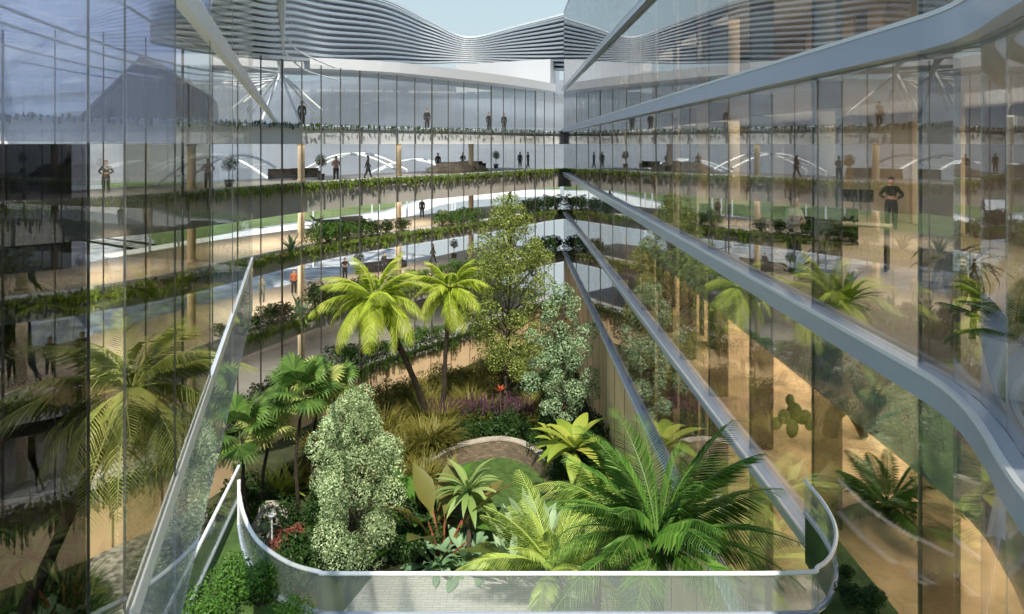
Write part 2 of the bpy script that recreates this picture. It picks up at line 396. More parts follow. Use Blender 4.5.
# columns standing on the terraces
cs = resample(FAR, 9.5); cn = normals(cs)
ci = 0
for p, n in zip(cs, cn):
    q = p+n*3.2
    if q.y < 27 or q.y > 70: continue
    for k, (ht, hb) in enumerate(storeys[1:]):
        mb = MB(); mb.lathe([(.0, 0), (.30, 0), (.30, .12), (.24, .16), (.24, hb-ht-.16), (.30, hb-ht-.1), (.30, hb-ht), (0, hb-ht)], 16)
        tag(mb.build('column', M['cream'], loc=(q.x, q.y, Zh(hb)+.03), smooth=False), kind='structure')

# roof ribbon, canopy and louvred upper storeys
rib = [Vector(((x-512)/F*Y, Y)) for x, Y in ((-200, 44), (-60, 48), (60, 51), (160, 53), (250, 56), (330, 58), (400, 61), (470, 68), (520, 75), (556, 83))]
rib = [Vector((p[0], p[1])) for p in catmull([(p.x, p.y, 0) for p in rib], 4)]; rn = normals(rib)
mb = MB(); band(mb, rib, rn, 0, 6, Zh(-6.2), Zh(-7.1)); tag(mb.build('roof_ribbon', M['ribbonw']), kind='structure')
mb = MB(); band(mb, rib, rn, 2.5, 2.8, Zh(-1), Zh(-6.2)); tag(mb.build('upper_glazing', G_lb), kind='structure')
# louvred facade: two wings meeting behind
topc = [(150, 28, -30), (200, 30, -40), (268, 38, -20), (285, 50, -22), (320, 60, -14), (385, 74, 0), (430, 90, 22), (468, 101, 38), (520, 90, 26), (575, 80, 12), (640, 74, -4), (720, 66, -25)]
botc = [(150, 34, 40), (200, 36, 50), (268, 44, 58), (300, 54, 60), (335, 66, 63), (385, 79, 62), (430, 92, 63), (468, 103, 62), (520, 94, 67), (575, 86, 70), (640, 80, 66), (720, 74, 60)]
T3 = catmull([tuple(at(x, y, Y)) for x, Y, y in topc], 6); B3 = catmull([tuple(at(x, y, Y)) for x, Y, y in botc], 6)
lw_ = tag(empty('louvred_facade'), kind='structure')
NL = 13
for i in range(NL):
    t = i/(NL-1); pts = [a.lerp(b, t) for a, b in zip(T3, B3)]
    mb = MB(); n = len(pts)
    for p in pts:
        dd = Vector((p.x, p.y, 0)).normalized()
        a = p-dd*.0; c = p+dd*1.3
        mb.v += [(a.x, a.y, a.z), (c.x, c.y, c.z+.1), (c.x, c.y, c.z+.28), (a.x, a.y, a.z+.22)]
    for j in range(n-1):
        for k in range(4): mb.f.append((j*4+k, j*4+(k+1)%4, j*4+4+(k+1)%4, j*4+4+k))
    mb.m = [0]*len(mb.f); mb.build('louvre', M['white'], lw_)
mb = MB(); n = len(T3)
for a, b in zip(T3, B3):
    da = Vector((a.x, a.y, 0)).normalized()*1.3; mb.v += [tuple(a+da), tuple(b+da)]
mb.f = [(2*j, 2*j+1, 2*j+3, 2*j+2) for j in range(n-1)]; mb.m = [0]*len(mb.f)
mb.build('backing_glass', pmat('louvre_backing', (.16, .19, .23), .3), lw_)
# white soffit block at the foot of the louvres
mb = MB(); pts = [at(455, 66, 92), at(545, 70, 86), at(556, 70, 84)]
mb.prism([(-7.2, 90), (4.6, 84), (6.5, 96), (-7.6, 104)], Zh(-6.6), Zh(-10.2)); tag(mb.build('roof_block', M['ribbonw']), kind='structure')

# dark gabled glass hall rising behind the left end of the far front
gb = tag(empty('gabled_glass_hall'), 'dark slate glass hall with a pitched roof rising behind the upper left glazing', 'building')
pr = [at(60, 123, 40), at(78, 122, 40), at(145, 56, 40), at(212, 96, 40), at(213, 123, 40)]
mb = MB(); fn_ = [p for p in pr]; bk = [p+Vector((-3, 8, 0)) for p in pr]; n = len(pr)
mb.add([tuple(p) for p in fn_+bk], [tuple(range(n)), tuple(range(n, 2*n))[::-1]]+[(i, (i+1)%n, n+(i+1)%n, n+i) for i in range(n)])
mb.build('glazed_front', M['slate'], gb)
for x in range(95, 212, 16):
    yt = 122-(x-78) if x < 145 else 56+(x-145)*.58 if x < 214 else 96+(x-214)*.46
    p = at(x, 122.5, 39.95); q = at(x, max(yt, 58), 39.95); mb = MB(); mb.tube([p, q], .05, 6); mb.build('glazing_bar', M['fin'], gb)
for a, b in ((1, 2), (2, 3)):
    mb = MB(); mb.tube([pr[a]-Vector((0, .15, 0)), pr[b]-Vector((0, .15, 0))], .12, 6); mb.build('roof_edge', M['fin'], gb)

# translucent canopy sheet over the left side with white ribs
cn_ = tag(empty('glass_canopy'), 'translucent pale blue canopy with long white ribs at the upper left', 'canopy')
mb = MB()
c0 = [at(-60, -40, 20), at(100, -60, 22), at(212, -40, 24), at(212, 40, 44), at(212, 97, 66), at(-60, 126, 66)]
mb.add([tuple(p) for p in c0]+[tuple(p+Vector((0, 0, .08))) for p in c0], [tuple(range(6)), tuple(range(6, 12))[::-1]]+[(i, (i+1)%6, 6+(i+1)%6, 6+i) for i in range(6)])
mb.build('canopy_glass', G_roof, cn_)
for (x0, y0, Y0, x1, y1, Y1) in ((-30, -6, 24, 278, 74, 50), (-30, 12, 26, 278, 76, 50), (-30, 36, 30, 278, 78, 50), (-30, 50, 36, 278, 80, 50), (60, -40, 24, 278, 72, 50)):
    a = at(x0, y0, Y0); b = at(x1, y1, Y1); mb = MB()
    mb.tube([a.lerp(b, t/10)+Vector((0, 0, -.9*math.sin(PI*t/10))) for t in range(11)], .07, 6); mb.build('canopy_rib', M['white'], cn_)

# structural mast with branching struts
ms_ = tag(empty('branching_mast', at(280, 75, 50)), 'tall white tapering mast with struts fanning out below its foot', 'mast')
def loc(o, p): return Vector(p)-Vector(o.location)
mb = MB(); a = at(276, -60, 40); b = at(281, 74, 50)
mb.tube([loc(ms_, a), loc(ms_, a.lerp(b, .5)), loc(ms_, b)], [.62, .42, .16], 10); mb.build('mast_pole', M['white'], ms_)
for (x, y, Y) in ((244, 102, 49), (322, 110, 51), (252, 112, 56), (318, 118, 56), (262, 120, 47), (300, 122, 48)):
    mb = MB(); mb.tube([loc(ms_, at(280, 73, 50)), loc(ms_, at(x, y, Y))], [.11, .07], 8); mb.build('strut', M['white'], ms_)
for pts in (((285, 36, 46), (300, 52, 50), (335, 68, 55)), ((284, 52, 48), (305, 70, 52), (338, 80, 56)), ((230, 52, 46), (255, 50, 47), (278, 46, 48)), ((222, 82, 48), (250, 86, 49), (282, 76, 50)), ((258, 0, 42), (266, 28, 44), (279, 66, 49))):
    P3 = catmull([tuple(at(*p)) for p in pts], 6); mb = MB(); mb.tube([loc(ms_, p) for p in P3], .06, 6); mb.build('cable', M['white'], ms_)

# arched lattice canopies seen between the white slab and the upper terrace
def arch(x0, x1, yb, yt, Y, lab):
    t = tag(empty('arched_canopy', at((x0+x1)/2, yb, Y)), lab, 'canopy', )
    for dY in (0, 5):
        P3 = [loc(t, at(lerp(x0, x1, u/16), yb-(yb-yt)*math.sin(PI*u/16), Y)+Vector((0, dY, 0))) for u in range(17)]
        mb = MB(); mb.tube(P3, .14, 6); mb.build('arch_rib', M['white'], t)
    mb = MB()
    for u in range(2, 15, 2):
        p = loc(t, at(lerp(x0, x1, u/16), yb-(yb-yt)*math.sin(PI*u/16), Y)); mb.tube([p, p+Vector((0, 5, 0))], .05, 5)
    mb.build('cross_bars', M['white'], t)
    for ex in (x0, x1):
        for dY in (0, 5):
            q = loc(t, at(ex, yb, Y)+Vector((0, dY, 0))); gp0 = loc(t, Vector((at(ex, yb, Y).x, Y+dY, Zh(14.0)))) ; mb = MB(); mb.tube([q, gp0], .1, 6); mb.build('support_post', M['white'], t)
arch(300, 400, 172, 154, 75, 'white arched canopy frame behind the person with crossed arms'); arch(150, 282, 190, 156, 58, 'wide white arched canopy frame behind the left glazing'); arch(372, 452, 172, 160, 95, 'small white arched canopy frame left of the pale boulder')

# ---------------------------------------------------------------- right building
RC = [Vector(p) for p in ((4.15, 3.0), (4.2, 4.0), (4.3, 4.9), (4.46, 5.7), (4.72, 6.4), (5.02, 7.1), (5.3, 7.9), (5.43, 8.6), (5.45, 9.4))]
RCs = [Vector((p[0], p[1])) for p in catmull([(p.x, p.y, 0) for p in RC], 3)]
RY = [9.4+3.35*i for i in range(1, 19)]+[73.4]
def rnormals(pts): return [-n for n in normals(pts)]    # to the right, into the building
wr2 = tag(empty('wall_right_glazed'), kind='structure')
rst = [(-13.5, -5.9), (-5.6, -1.55), (-1.2, 2.92), (3.27, 7.0), (7.35, 11.2)]
segs = []
near = RCs[::3]+[RCs[-1]] if RCs[::3][-1] != RCs[-1] else RCs[::3]
segs = [near[i:i+2] for i in range(len(near)-1)]
prev = near[-1]
for y in RY: segs.append([prev, Vector((RX, y))]); prev = Vector((RX, y))
for k, (ht, hb) in enumerate(rst):
    st = empty('storey_glazing'); st.parent = wr2
    for a, b in segs:
        mb = MB(); mb.wallbox(a, b, Zh(hb), Zh(ht), .02, 0); mb.build('glass_panel', G_right, st)
        if k in (3,):
            mb = MB(); mb.wallbox(a, b, Zh(4.45), Zh(3.27), .02, -.05); mb.build('spandrel_glass', G_rightlow, st)
full = RCs+[Vector((RX, y)) for y in RY]; fulln = rnormals(full)
for nm, h0, h1 in (('slab_edge', -5.9, -5.6), ('slab_edge', -1.62, -1.2), ('slab_edge', 2.92, 3.27), ('slab_edge', 7.0, 7.22), ('slab_edge', 11.2, 11.34)):
    mb = MB(); band(mb, full, fulln, -.22, .1, Zh(h1), Zh(h0)); se = mb.build(nm, M['fascia'], wr2)
    mb = MB(); band(mb, full, fulln, -.24, -.18, Zh(h0)-.03, Zh(h0)+.03); mb.build('edge_trim', M['white'], se)
    mb = MB(); band(mb, full, fulln, .1, 9.5, Zh(h1), Zh(h0)-.02)
    hh = h0; fl = mb.build('floor_slab', M['sand'] if h0 in (7.0, 11.2) else M['tanfloor'] , wr2)
    mb = MB(); band(mb, full, fulln, .1, 9.5, Zh(h1)-.06, Zh(h1)-.01); mb.build('ceiling_board', M['soffit'], wr2)
for a, b in segs[3:]:
    p = b
    if p.y < 9: continue
    mb = MB(); mb.box((p.x+.04, p.y-.04, Zh(11.2)), (p.x+.55, p.y+.02, Zh(-13.5))); mb.build('glass_fin', G_fin, wr2)
    mb = MB(); mb.box((p.x+.011, p.y-.012, Zh(11.2)), (p.x+.05, p.y+.012, Zh(-13.5))); mb.build('mullion', M['fin'], wr2)
# back wall of the right building: alternating curtains and panels
bx = RX+9.3
iw = tag(empty('wall_inner'), kind='structure')
rr = random.Random(3)
for k, (ht, hb) in enumerate(rst):
    y = 6.0; i = 0
    while y < 73:
        wdt = rr.choice((1.2, 1.8, 2.6, 3.4)); m = M[rr.choice(('tanwall', 'tanwall', 'brown', 'greyfloor', 'cream'))]
        if k == 2 and 20 < y < 25: m = M['cream']; wdt = 3.2  # paler panel puts the warm lit room opening into the wall colour
        mb = MB(); mb.box((bx-.12*(i % 2), y, Zh(hb)), (bx+.2, min(y+wdt, 73.4), Zh(ht))); mb.build('wall_panel', m, iw); y += wdt; i += 1
    if k in (1, 2, 3, 4):       # slatted curtains standing nearer the glass
        y = 24.0 if k != 2 else 28.0
        while y < 72:
            if rr.random() < .8:
                mb = MB(); L = rr.uniform(.35, .9); mb.box((RX+1.5, y, Zh(hb)), (RX+1.58, y+L, Zh(ht))); mb.build('curtain', M[rr.choice(('tanwall', 'tanwall', 'brown', 'fin'))], iw)
            y += rr.uniform(1.0, 1.9)
mb = MB(); mb.box((RX, 73.4, 0), (bx+.3, 73.8, Zh(-13.5))); tag(mb.build('wall_end', M['greyfloor']), kind='structure')
mb = MB(); mb.box((RX, 2, Zh(-13.5)), (bx+.3, 73.8, Zh(-14))); tag(mb.build('ceiling', M['soffit']), kind='structure')
# round columns inside the right building
for k, (ht, hb) in enumerate(rst[1:]):
    for y in (12.5, 21.5, 30.5, 39.5, 50, 61):
        mb = MB(); mb.lathe([(0, 0), (.26, 0), (.26, hb-ht-.1), (0, hb-ht-.1)], 16); tag(mb.build('column', M['cream' if k < 2 else 'greyfloor'], loc=(RX+4.2, y, Zh(hb)+.02)), kind='structure')
def area(loc_, sx, sy, e_, col, rot=(0, 0, 0)):
    l = bpy.data.lights.new('fill_light', 'AREA'); l.shape = 'RECTANGLE'; l.size = sx; l.size_y = sy; l.energy = e_; l.color = col
    o = bpy.data.objects.new('fill_light', l); COL.objects.link(o); o.location = loc_; o.rotation_euler = rot; return o
for (h, e_) in ((-5.5, 500), (-1.1, 700), (3.45, 1500), (7.5, 700)):
    area((RX+5, 16, Zh(h)-.1), 3, 18, e_, (1, .90, .77)); area((RX+5, 45, Zh(h)-.1), 3, 40, e_*1.3, (1, .90, .77))  # unseen lamps added to brighten the floors behind the right glass

tl = resample(FAR, 13); tn = normals(tl)
for k, (hc, e_) in enumerate(((0.0, 300), (4.45, 560), (7.85, 700), (12.3, 380))):
    for p, n in zip(tl[1:-1], tn[1:-1]):
        if p.y < 27: continue
        q = p+n*4.5; area((q.x, q.y, Zh(hc)-.05), 9, 4, e_, (1, .90, .76), (0, 0, math.atan2(-n.x, n.y)))  # added lamps without fixtures, to brighten the terrace floors
# ---------------------------------------------------------------- left glass wall close to the eye
LK = -220/F; LC = -1.02
def lp(Y, off=0): return Vector((LK*Y+LC+off, Y))
wl2 = tag(empty('wall_left'), kind='structure')
joints = [1.6, 3.5, 4.27, 6.1, 8.7, 12.0, 18.0]
mats = [G_ld, G_lc, G_lm, G_lm, G_lb, G_lb]
matsL = [G_lu, G_lu, G_lu]; matsU = [G_lu, G_lu, G_lu, G_lu, G_lc, G_lc]
for i in range(6):
    a, b = lp(joints[i]), lp(joints[i+1])
    mb = MB(); mb.wallbox(a, b, Zh(2.9), Zh(0.0), .02); mb.build('glass_panel', mats[i], wl2)
    mb = MB(); mb.wallbox(a, b, Zh(-0.01), Zh(-1.3), .02); mb.build('transom_glass_panel', (matsL+[G_lc]*6)[i], wl2)
    mb = MB(); mb.wallbox(a, b, Zh(4.3), Zh(3.12), .02); mb.build('frosted_panel', G_lf, wl2)
    mb = MB(); mb.wallbox(a, b, Zh(-1.6), Zh(-9), .02); mb.build('upper_glass_panel', matsU[i], wl2)
    if i: mb = MB(); mb.wallbox(lp(joints[i]), lp(joints[i]+.006), Zh(2.9), Zh(-9), .012); mb.build('glass_joint', M['fin'], wl2)
mb = MB(); mb.wallbox(lp(.5), lp(18.0), Zh(3.06), Zh(2.90), .05); mb.build('slab_edge', M['white'], wl2)
mb = MB(); mb.wallbox(lp(1.2), lp(60.0), Zh(-1.28), Zh(-1.50), .12); mb.build('upper_rail', M['white'], wl2)

# ---------------------------------------------------------------- curved balustrade of the near balcony
HB = 5.9
rail = [on(x, y, HB) for x, y in ((805, 480), (825, 505), (836, 530), (832, 553), (818, 567), (790, 573), (570, 573.5), (345, 573.5), (318, 571.5), (287, 562), (258, 541), (244, 515), (239, 492))]
rail = catmull([tuple(p) for p in rail], 5)
bal = tag(empty('glass_balustrade', (0, 9.6, Zh(6.5))), 'low curved glass balustrade with a thin white rail sweeping round the balcony edge', 'balustrade')
mb = MB(); mb.tube([p-bal.location for p in rail], .030, 8); mb.build('top_rail', M['white'], bal)
def ribbon(pts, z0, z1, m, name, par, t=.012, off=0):
    mb = MB(); pp = [Vector((p[0], p[1])) for p in pts]; nn = normals(pp); band(mb, pp, nn, off-t, off+t, z0, z1)
    for i, v in enumerate(mb.v): mb.v[i] = (v[0]-par.location.x, v[1]-par.location.y, v[2]-par.location.z)
    return mb.build(name, m, par)
seg = len(rail)//6
for i in range(6):
    pp = rail[i*seg:(i+1)*seg+1] if i < 5 else rail[i*seg:]
    ribbon(pp, Zh(6.45), Zh(5.93), G_bal, 'glass_panel', bal)
ribbon(rail, Zh(6.50), Zh(6.44), M['fascia'], 'bottom_channel', bal, .03)
bl2 = tag(empty('glass_balustrade', (-4.8, 10.8, Zh(6.5))), 'straight glass balustrade with white rail running to the lower left corner', 'balustrade')
lr = [on(239, 466, HB), on(203, 538, HB), on(165, 614, HB), on(130, 690, HB)]
mb = MB(); mb.tube([p-bl2.location for p in lr], .028, 8); mb.build('top_rail', M['white'], bl2)
ribbon(lr, Zh(6.45), Zh(5.93), G_bal, 'glass_panel', bl2); ribbon(lr, Zh(6.49), Zh(6.45), M['white'], 'bottom_channel', bl2, .02)
mb = MB(); p = on(239, 492, HB); mb.tube([(p.x, p.y, Zh(6.5)), (p.x, p.y, Zh(5.7))], .03, 8)
for i, v in enumerate(mb.v): mb.v[i] = tuple(Vector(v)-bal.location)
mb.build('end_post', M['white'], bal)
# planted balcony ledge outside the balustrade
led = [Vector((p.x, p.y)) for p in rail]
outer = [Vector((5.4, 12.6)), Vector((5.4, 9.8)), Vector((5.0, 8.2)), Vector((4.4, 6.0)), Vector((-4.0, 6.0)), Vector((lr[2].x, lr[2].y)), Vector((lr[0].x, lr[0].y))]
mb = MB(); mb.prism([tuple(p) for p in led[::-1]]+[tuple(p) for p in outer], Zh(7.35), Zh(6.55))
tag(mb.build('balcony_ledge', M['lawn']), kind='structure')
#@@PLANTS
# ================================================================ plants
def FY(x):
    for (a, A), (b, B) in zip(FARPX, FARPX[1:]):
        if a <= x <= b: return lerp(A, B, (x-a)/(b-a))
    return 73
def frond_mesh(L, arch, n, ll, mat, seed, width=.055, droop=.35, fwd=.6, stalk=.12):
    r = random.Random(seed); mb = MB(); N = 14; pts = []; p = Vector((0, 0, 0)); a = 0
    for i in range(N+1):
        pts.append(p.copy()); a = -arch*((i+.5)/N)**1.25; p = p+Vector((math.cos(a), 0, math.sin(a)))*(L/N)
    sway = r.uniform(-.12, .12)*L
    for i, q in enumerate(pts): q.y += sway*(i/N)**2
    def P(s):
        f = min(s*N, N-.001); i = int(f); return pts[i].lerp(pts[i+1], f-i), (pts[i+1]-pts[i]).normalized()
    mb.tube(pts, [.028*L/3*(1-.85*i/N)+.004 for i in range(N+1)], 5)
    for k in range(n):
        s = stalk+(1-stalk)*(k+.5)/n; q, t = P(s); side0 = Vector((0, 1, 0)); up = t.cross(side0)*-1
        ln = ll*math.sin(PI*min(1, .10+.90*(s-stalk)/(1-stalk))**.8)**.6*(.9+.2*r.random())+.05
        for sd in (-1, 1):
            fw = fwd+.5*s; d = (side0*sd+t*fw+up*(.28-.1*s)).normalized()
            m = q+d*ln*.5; tip = q+d*ln+Vector((0, 0, -droop*ln*(.7+.6*r.random())))
            w_ = t*(width*.5*(1-.3*s)); z = up*width*.15
            mb.add([q-w_*.6, q+w_*.6, m+w_+z, tip, m-w_+z], [(0, 1, 2, 3, 4)])
    return mb.mesh('frond', mat)
def palm(name, base, crown, L, nf, mat, label, cat='palm', group=None, ll=.75, r0=.2, elev=(75, -35), width=.055, arch=(.9, 1.5), n=34, trunk=True, seed=1, bend=.5, tmat=None, droop=.35, crownshaft=True):
    r = random.Random(seed); root = tag(empty(name, base), label, cat, group); c = Vector(crown)-Vector(base)
    if trunk:
        P3 = []
        for i in range(15):
            t = i/14; P3.append(Vector((c.x*(t**(1+bend)), c.y*(t**(1+bend)), c.z*t)))
        mb = MB(); mb.tube(P3, [r0*(1.25-.5*min(1, t*2) if t < .5 else .75+.08*(k_ % 2)) for k_, t in enumerate([i/14 for i in range(15)])], 10)
        # old leaf bases
        for k in range(46):
            t = .35+.65*r.random(); i = int(t*14) if t < 1 else 13; q = P3[i].lerp(P3[min(i+1, 14)], t*14-i); a = r.uniform(0, 2*PI); d = Vector((math.cos(a), math.sin(a), .6))
            mb.add([q+d*r0*.5+Vector((-.03, .03, 0)), q+d*r0*.5+Vector((.03, -.03, 0)), q+d*(r0*1.35)], [(0, 1, 2)])
        mb.build('trunk', tmat or M['trunk'], root)
    vs = [frond_mesh(L, lerp(*arch, i/3), n, ll, mat, seed*10+i, width, droop) for i in range(4)]
    for k in range(nf):
        t = (k+.5)/nf; az = k*2.39996+r.uniform(-.2, .2); el = math.radians(lerp(elev[0], elev[1], t**.85)+r.uniform(-6, 6))
        me = vs[min(3, int((1-abs(math.sin(el)))*3.2+r.random()*.8))] if True else None
        o = link(bpy.data.objects.new('frond', me), root, c+Vector((math.cos(az), math.sin(az), 0))*r0*.4); o.rotation_euler = (r.uniform(-.25, .25), -el, az)
        sc = r.uniform(.85, 1.08)*(1-.2*(t < .15)); o.scale = (sc, sc, sc)
    return root
def leafcloud(mb, clumps, n, size, r, shell=.55, up=.3):
    tot = sum(c[1]**2 for c in clumps)
    for c, rad in clumps:
        c = Vector(c)
        for _ in range(int(n*rad*rad/tot)):
            d = Vector((r.gauss(0, 1), r.gauss(0, 1), r.gauss(0, 1)+up)).normalized(); q = c+d*rad*(shell+(1-shell)*r.random()**.5)*Vector((1, 1, .8)).length/1.6
            nrm = (d+Vector((r.gauss(0, .6), r.gauss(0, .6), r.gauss(0, .6)+.3))).normalized(); a = nrm.orthogonal().normalized(); a.rotate(Matrix.Rotation(r.uniform(0, 2*PI), 3, nrm)); b = nrm.cross(a)
            s_ = size*r.uniform(.6, 1.2); mb.add([q-a*s_, q-b*s_*.45, q+a*s_, q+b*s_*.45], [(0, 1, 2, 3)])
def broad_tree(name, base, H, W, mat, label, n, size, cat='tree', seed=1, z0=.25, prof=None, nb=34, cr=.16, group=None, trunk_r=.14, lean=0):
    r = random.Random(seed); root = tag(empty(name, base), label, cat, group); prof = prof or (lambda t: math.sin(PI*min(1, max(0, t))**.75)**.6)
    mb = MB(); tp = [Vector((lean*t+.15*math.sin(t*5+seed), .1*math.cos(t*4), H*t*.92)) for t in [i/10 for i in range(11)]]
    mb.tube(tp, [trunk_r*(1-.8*i/10) for i in range(11)], 8); mb.build('trunk', M['bark'], root)
    cl = []; bm_ = MB()
    for k in range(nb):
        t = (k+.5)/nb; z = H*(z0+(1-z0)*t); rad = W/2*prof(t); a = k*2.4+r.uniform(-.4, .4); rr_ = rad*r.uniform(.35, .95)
        i = min(9, int((z/H)/.92*10)); base_ = tp[max(0, i-1)]
        c = Vector((math.cos(a)*rr_+lean*z/H, math.sin(a)*rr_, z)); cl.append((c, max(.22, W*cr*r.uniform(.7, 1.3)*(.6+.4*prof(t))))); 
        bm_.tube([base_, base_.lerp(c, .6)+Vector((0, 0, .15)), c], [trunk_r*.35, trunk_r*.2, .01], 5)
    bm_.build('branches', M['bark'], root)
    mb = MB(); leafcloud(mb, cl, n, size, r); mb.build('foliage', mat, root); return root
def shrub(name, H, W, mat, label, n=900, size=.1, seed=1, flower=None, cat='shrub', nb=10):
    r = random.Random(seed); root = tag(empty(name), label, cat); mb = MB(); cl = []
    for k in range(nb):
        a = k*2.4; rr_ = W/2*r.uniform(.1, .8); z = H*r.uniform(.3, .85)*(1-.4*(rr_/W*2)**2); cl.append((Vector((math.cos(a)*rr_, math.sin(a)*rr_, z)), W*.22*r.uniform(.8, 1.3)))
        mb.tube([(0, 0, 0), (math.cos(a)*rr_*.6, math.sin(a)*rr_*.6, z*.6), (math.cos(a)*rr_, math.sin(a)*rr_, z)], [.03, .02, .008], 5)
    mb.build('stems', M['bark'], root); mb = MB(); leafcloud(mb, cl, n, size, r); mb.build('foliage', mat, root)
    if flower:
        mb = MB()
        for _ in range(70):
            a = r.uniform(0, 2*PI); rr_ = W/2*r.random()**.5; q = Vector((math.cos(a)*rr_, math.sin(a)*rr_, H*r.uniform(.6, .9))); h = H*r.uniform(.25, .5)
            for i in range(5):
                z = q.z+h*i/5; s_ = .06*(1-i/6); a2 = r.uniform(0, PI); d = Vector((math.cos(a2)*s_, math.sin(a2)*s_, 0)); mb.add([(q.x-d.x, q.y-d.y, z), (q.x+d.x, q.y+d.y, z), (q.x, q.y, z+h*.28)], [(0, 1, 2)])
        tag(mb.build('flower_spikes', flower, root), kind='stuff')
    return root
def blade(mb, az, el, L, W, arch, stem=0, fold=.25, N=7, base=(0, 0, 0), wav=0, r=random):
    p = Vector(base); a = el; d0 = Vector((math.cos(az), math.sin(az), 0)); sd = Vector((-math.sin(az), math.cos(az), 0)); rows = []
    T = L+stem
    for i in range(N+1):
        t = i/N; s = t*T
        wv = 0.012 if s < stem else W/2*math.sin(PI*max(.06, min(.985, (s-stem)/L))**.75)
        up = Vector((-d0.x*math.sin(a), -d0.y*math.sin(a), math.cos(a)))
        j = (r.random()-.5)*wav
        rows.append((p-sd*wv+up*(fold*wv+j), p-up*.0, p+sd*wv+up*(fold*wv-j))); a -= arch/N*(.5+t); p = p+(d0*math.cos(a)+Vector((0, 0, math.sin(a))))*(T/N)
    vs = [v for q in rows for v in q]; fs = []
    for i in range(N):
        b = i*3; fs += [(b, b+1, b+4, b+3), (b+1, b+2, b+5, b+4)]
    mb.add(vs, fs)
def rosette(name, n, L, W, mat, label, el=(80, 10), arch=.8, stem=0, seed=1, cat='plant', H=0, stemmat=None, split=False, fold=.25, wav=0, tr=.07, leafname='leaves', sr=.03):
    r = random.Random(seed); root = tag(empty(name), label, cat); mb = MB(); sm_ = MB(); base = Vector((0, 0, H))
    if H: 
        tb = MB(); tb.tube([(0, 0, 0), (.06, .03, H*.5), (0, 0, H)], [tr*1.2, tr, tr*.8], 8); tb.build('trunk', stemmat or M['bark'], root)
    for k in range(n):
        t = (k+.5)/n; az = k*2.39996+r.uniform(-.25, .25); e_ = math.radians(lerp(el[0], el[1], t)+r.uniform(-6, 6)); Lk = L*r.uniform(.8, 1.1)
        blade(mb, az, e_, Lk, W*r.uniform(.85, 1.1), arch*r.uniform(.7, 1.3), stem, fold, 8 if L > .8 else 5, base, wav, r)
        if stem: sm_.tube([base, base+Vector((math.cos(az)*math.cos(e_), math.sin(az)*math.cos(e_), math.sin(e_)))*stem], [sr, sr*.6], 5)
    mb.build(leafname, mat, root, smooth=True)
    if stem: sm_.build('leaf_stalks', stemmat or M['leafG_stalk'], root)
    return root
def fan_palm(name, base, H, nl, R_, mat, label, seed=1, n=24, stem=.9, lean=(0, 0), group=None, tr=.09, trunk=True, el=(75, -20)):
    r = random.Random(seed); root = tag(empty(name, base), label, 'palm', group); top = Vector((lean[0], lean[1], H))
    if trunk:
        mb = MB(); mb.tube([Vector((top.x*t**1.6, top.y*t**1.6, H*t))+Vector((.08*math.sin(9*t), 0, 0)) for t in [i/8 for i in range(9)]], [tr*(1.2-.4*i/8) for i in range(9)], 8); mb.build('trunk', M['trunk'], root)
    for k in range(nl):
        az = k*2.4+r.uniform(-.3, .3); e_ = math.radians(lerp(el[0], el[1], (k+.5)/nl)); d = Vector((math.cos(az)*math.cos(e_), math.sin(az)*math.cos(e_), math.sin(e_))); q = top+d*stem*r.uniform(.8, 1.1)
        mb = MB(); mb.tube([top, q], [.018, .010], 5)
        sd = Vector((-math.sin(az), math.cos(az), 0)); up = d.cross(sd)*-1
        for j in range(n):
            a = lerp(-2.1, 2.1, j/(n-1)); dd = (d*math.cos(a)+sd*math.sin(a)+up*.12).normalized(); ln = R_*(1-.2*abs(a)/2.1)*r.uniform(.92, 1.05)
            m = q+dd*ln*.6; w_ = dd.cross(up).normalized()*R_*.05; tip = q+dd*ln-Vector((0, 0, .22*ln)); mb.add([q, m-w_, tip, m+w_], [(0, 1, 2, 3)])
        mb.build('fan_leaf', mat, root)
    return root
M['leafG_stalk'] = pmat('green_stalk', (.10, .18, .04), .6)
def gp_(x, y, Y): p = at(x, y, Y); return (p.x, p.y, gz(p.x, p.y)-.02)      # a spot on the garden soil at column x, distance Y
# --- the two lit palms behind
def crown(x, y, Y): return tuple(at(x, y, Y))
palm('palm_tree', gp_(430, 0, 45.5), crown(374, 297, 42), 3.9, 30, M['palmY'], 'tall lime green palm whose long trunk leans left before the terraces', ll=.95, seed=3, bend=.25, elev=(80, -42), r0=.22, width=.085, n=27)
palm('palm_tree', gp_(443, 0, 46.5), crown(450, 287, 46.5), 3.2, 20, M['palmY'], 'smaller lime green palm on a straight thin trunk right of the leaning palm', ll=.85, seed=5, elev=(82, -45), r0=.17, width=.085, n=24)
palm('palm_tree', (-18.6, 25.5, 0), crown(132, 388, 25), 4.6, 30, M['palmO'], 'large olive palm behind the dark left glass, trunk leaning down left', ll=1.0, seed=8, bend=.1, elev=(78, -50), r0=.24, width=.06, n=33, droop=.4)
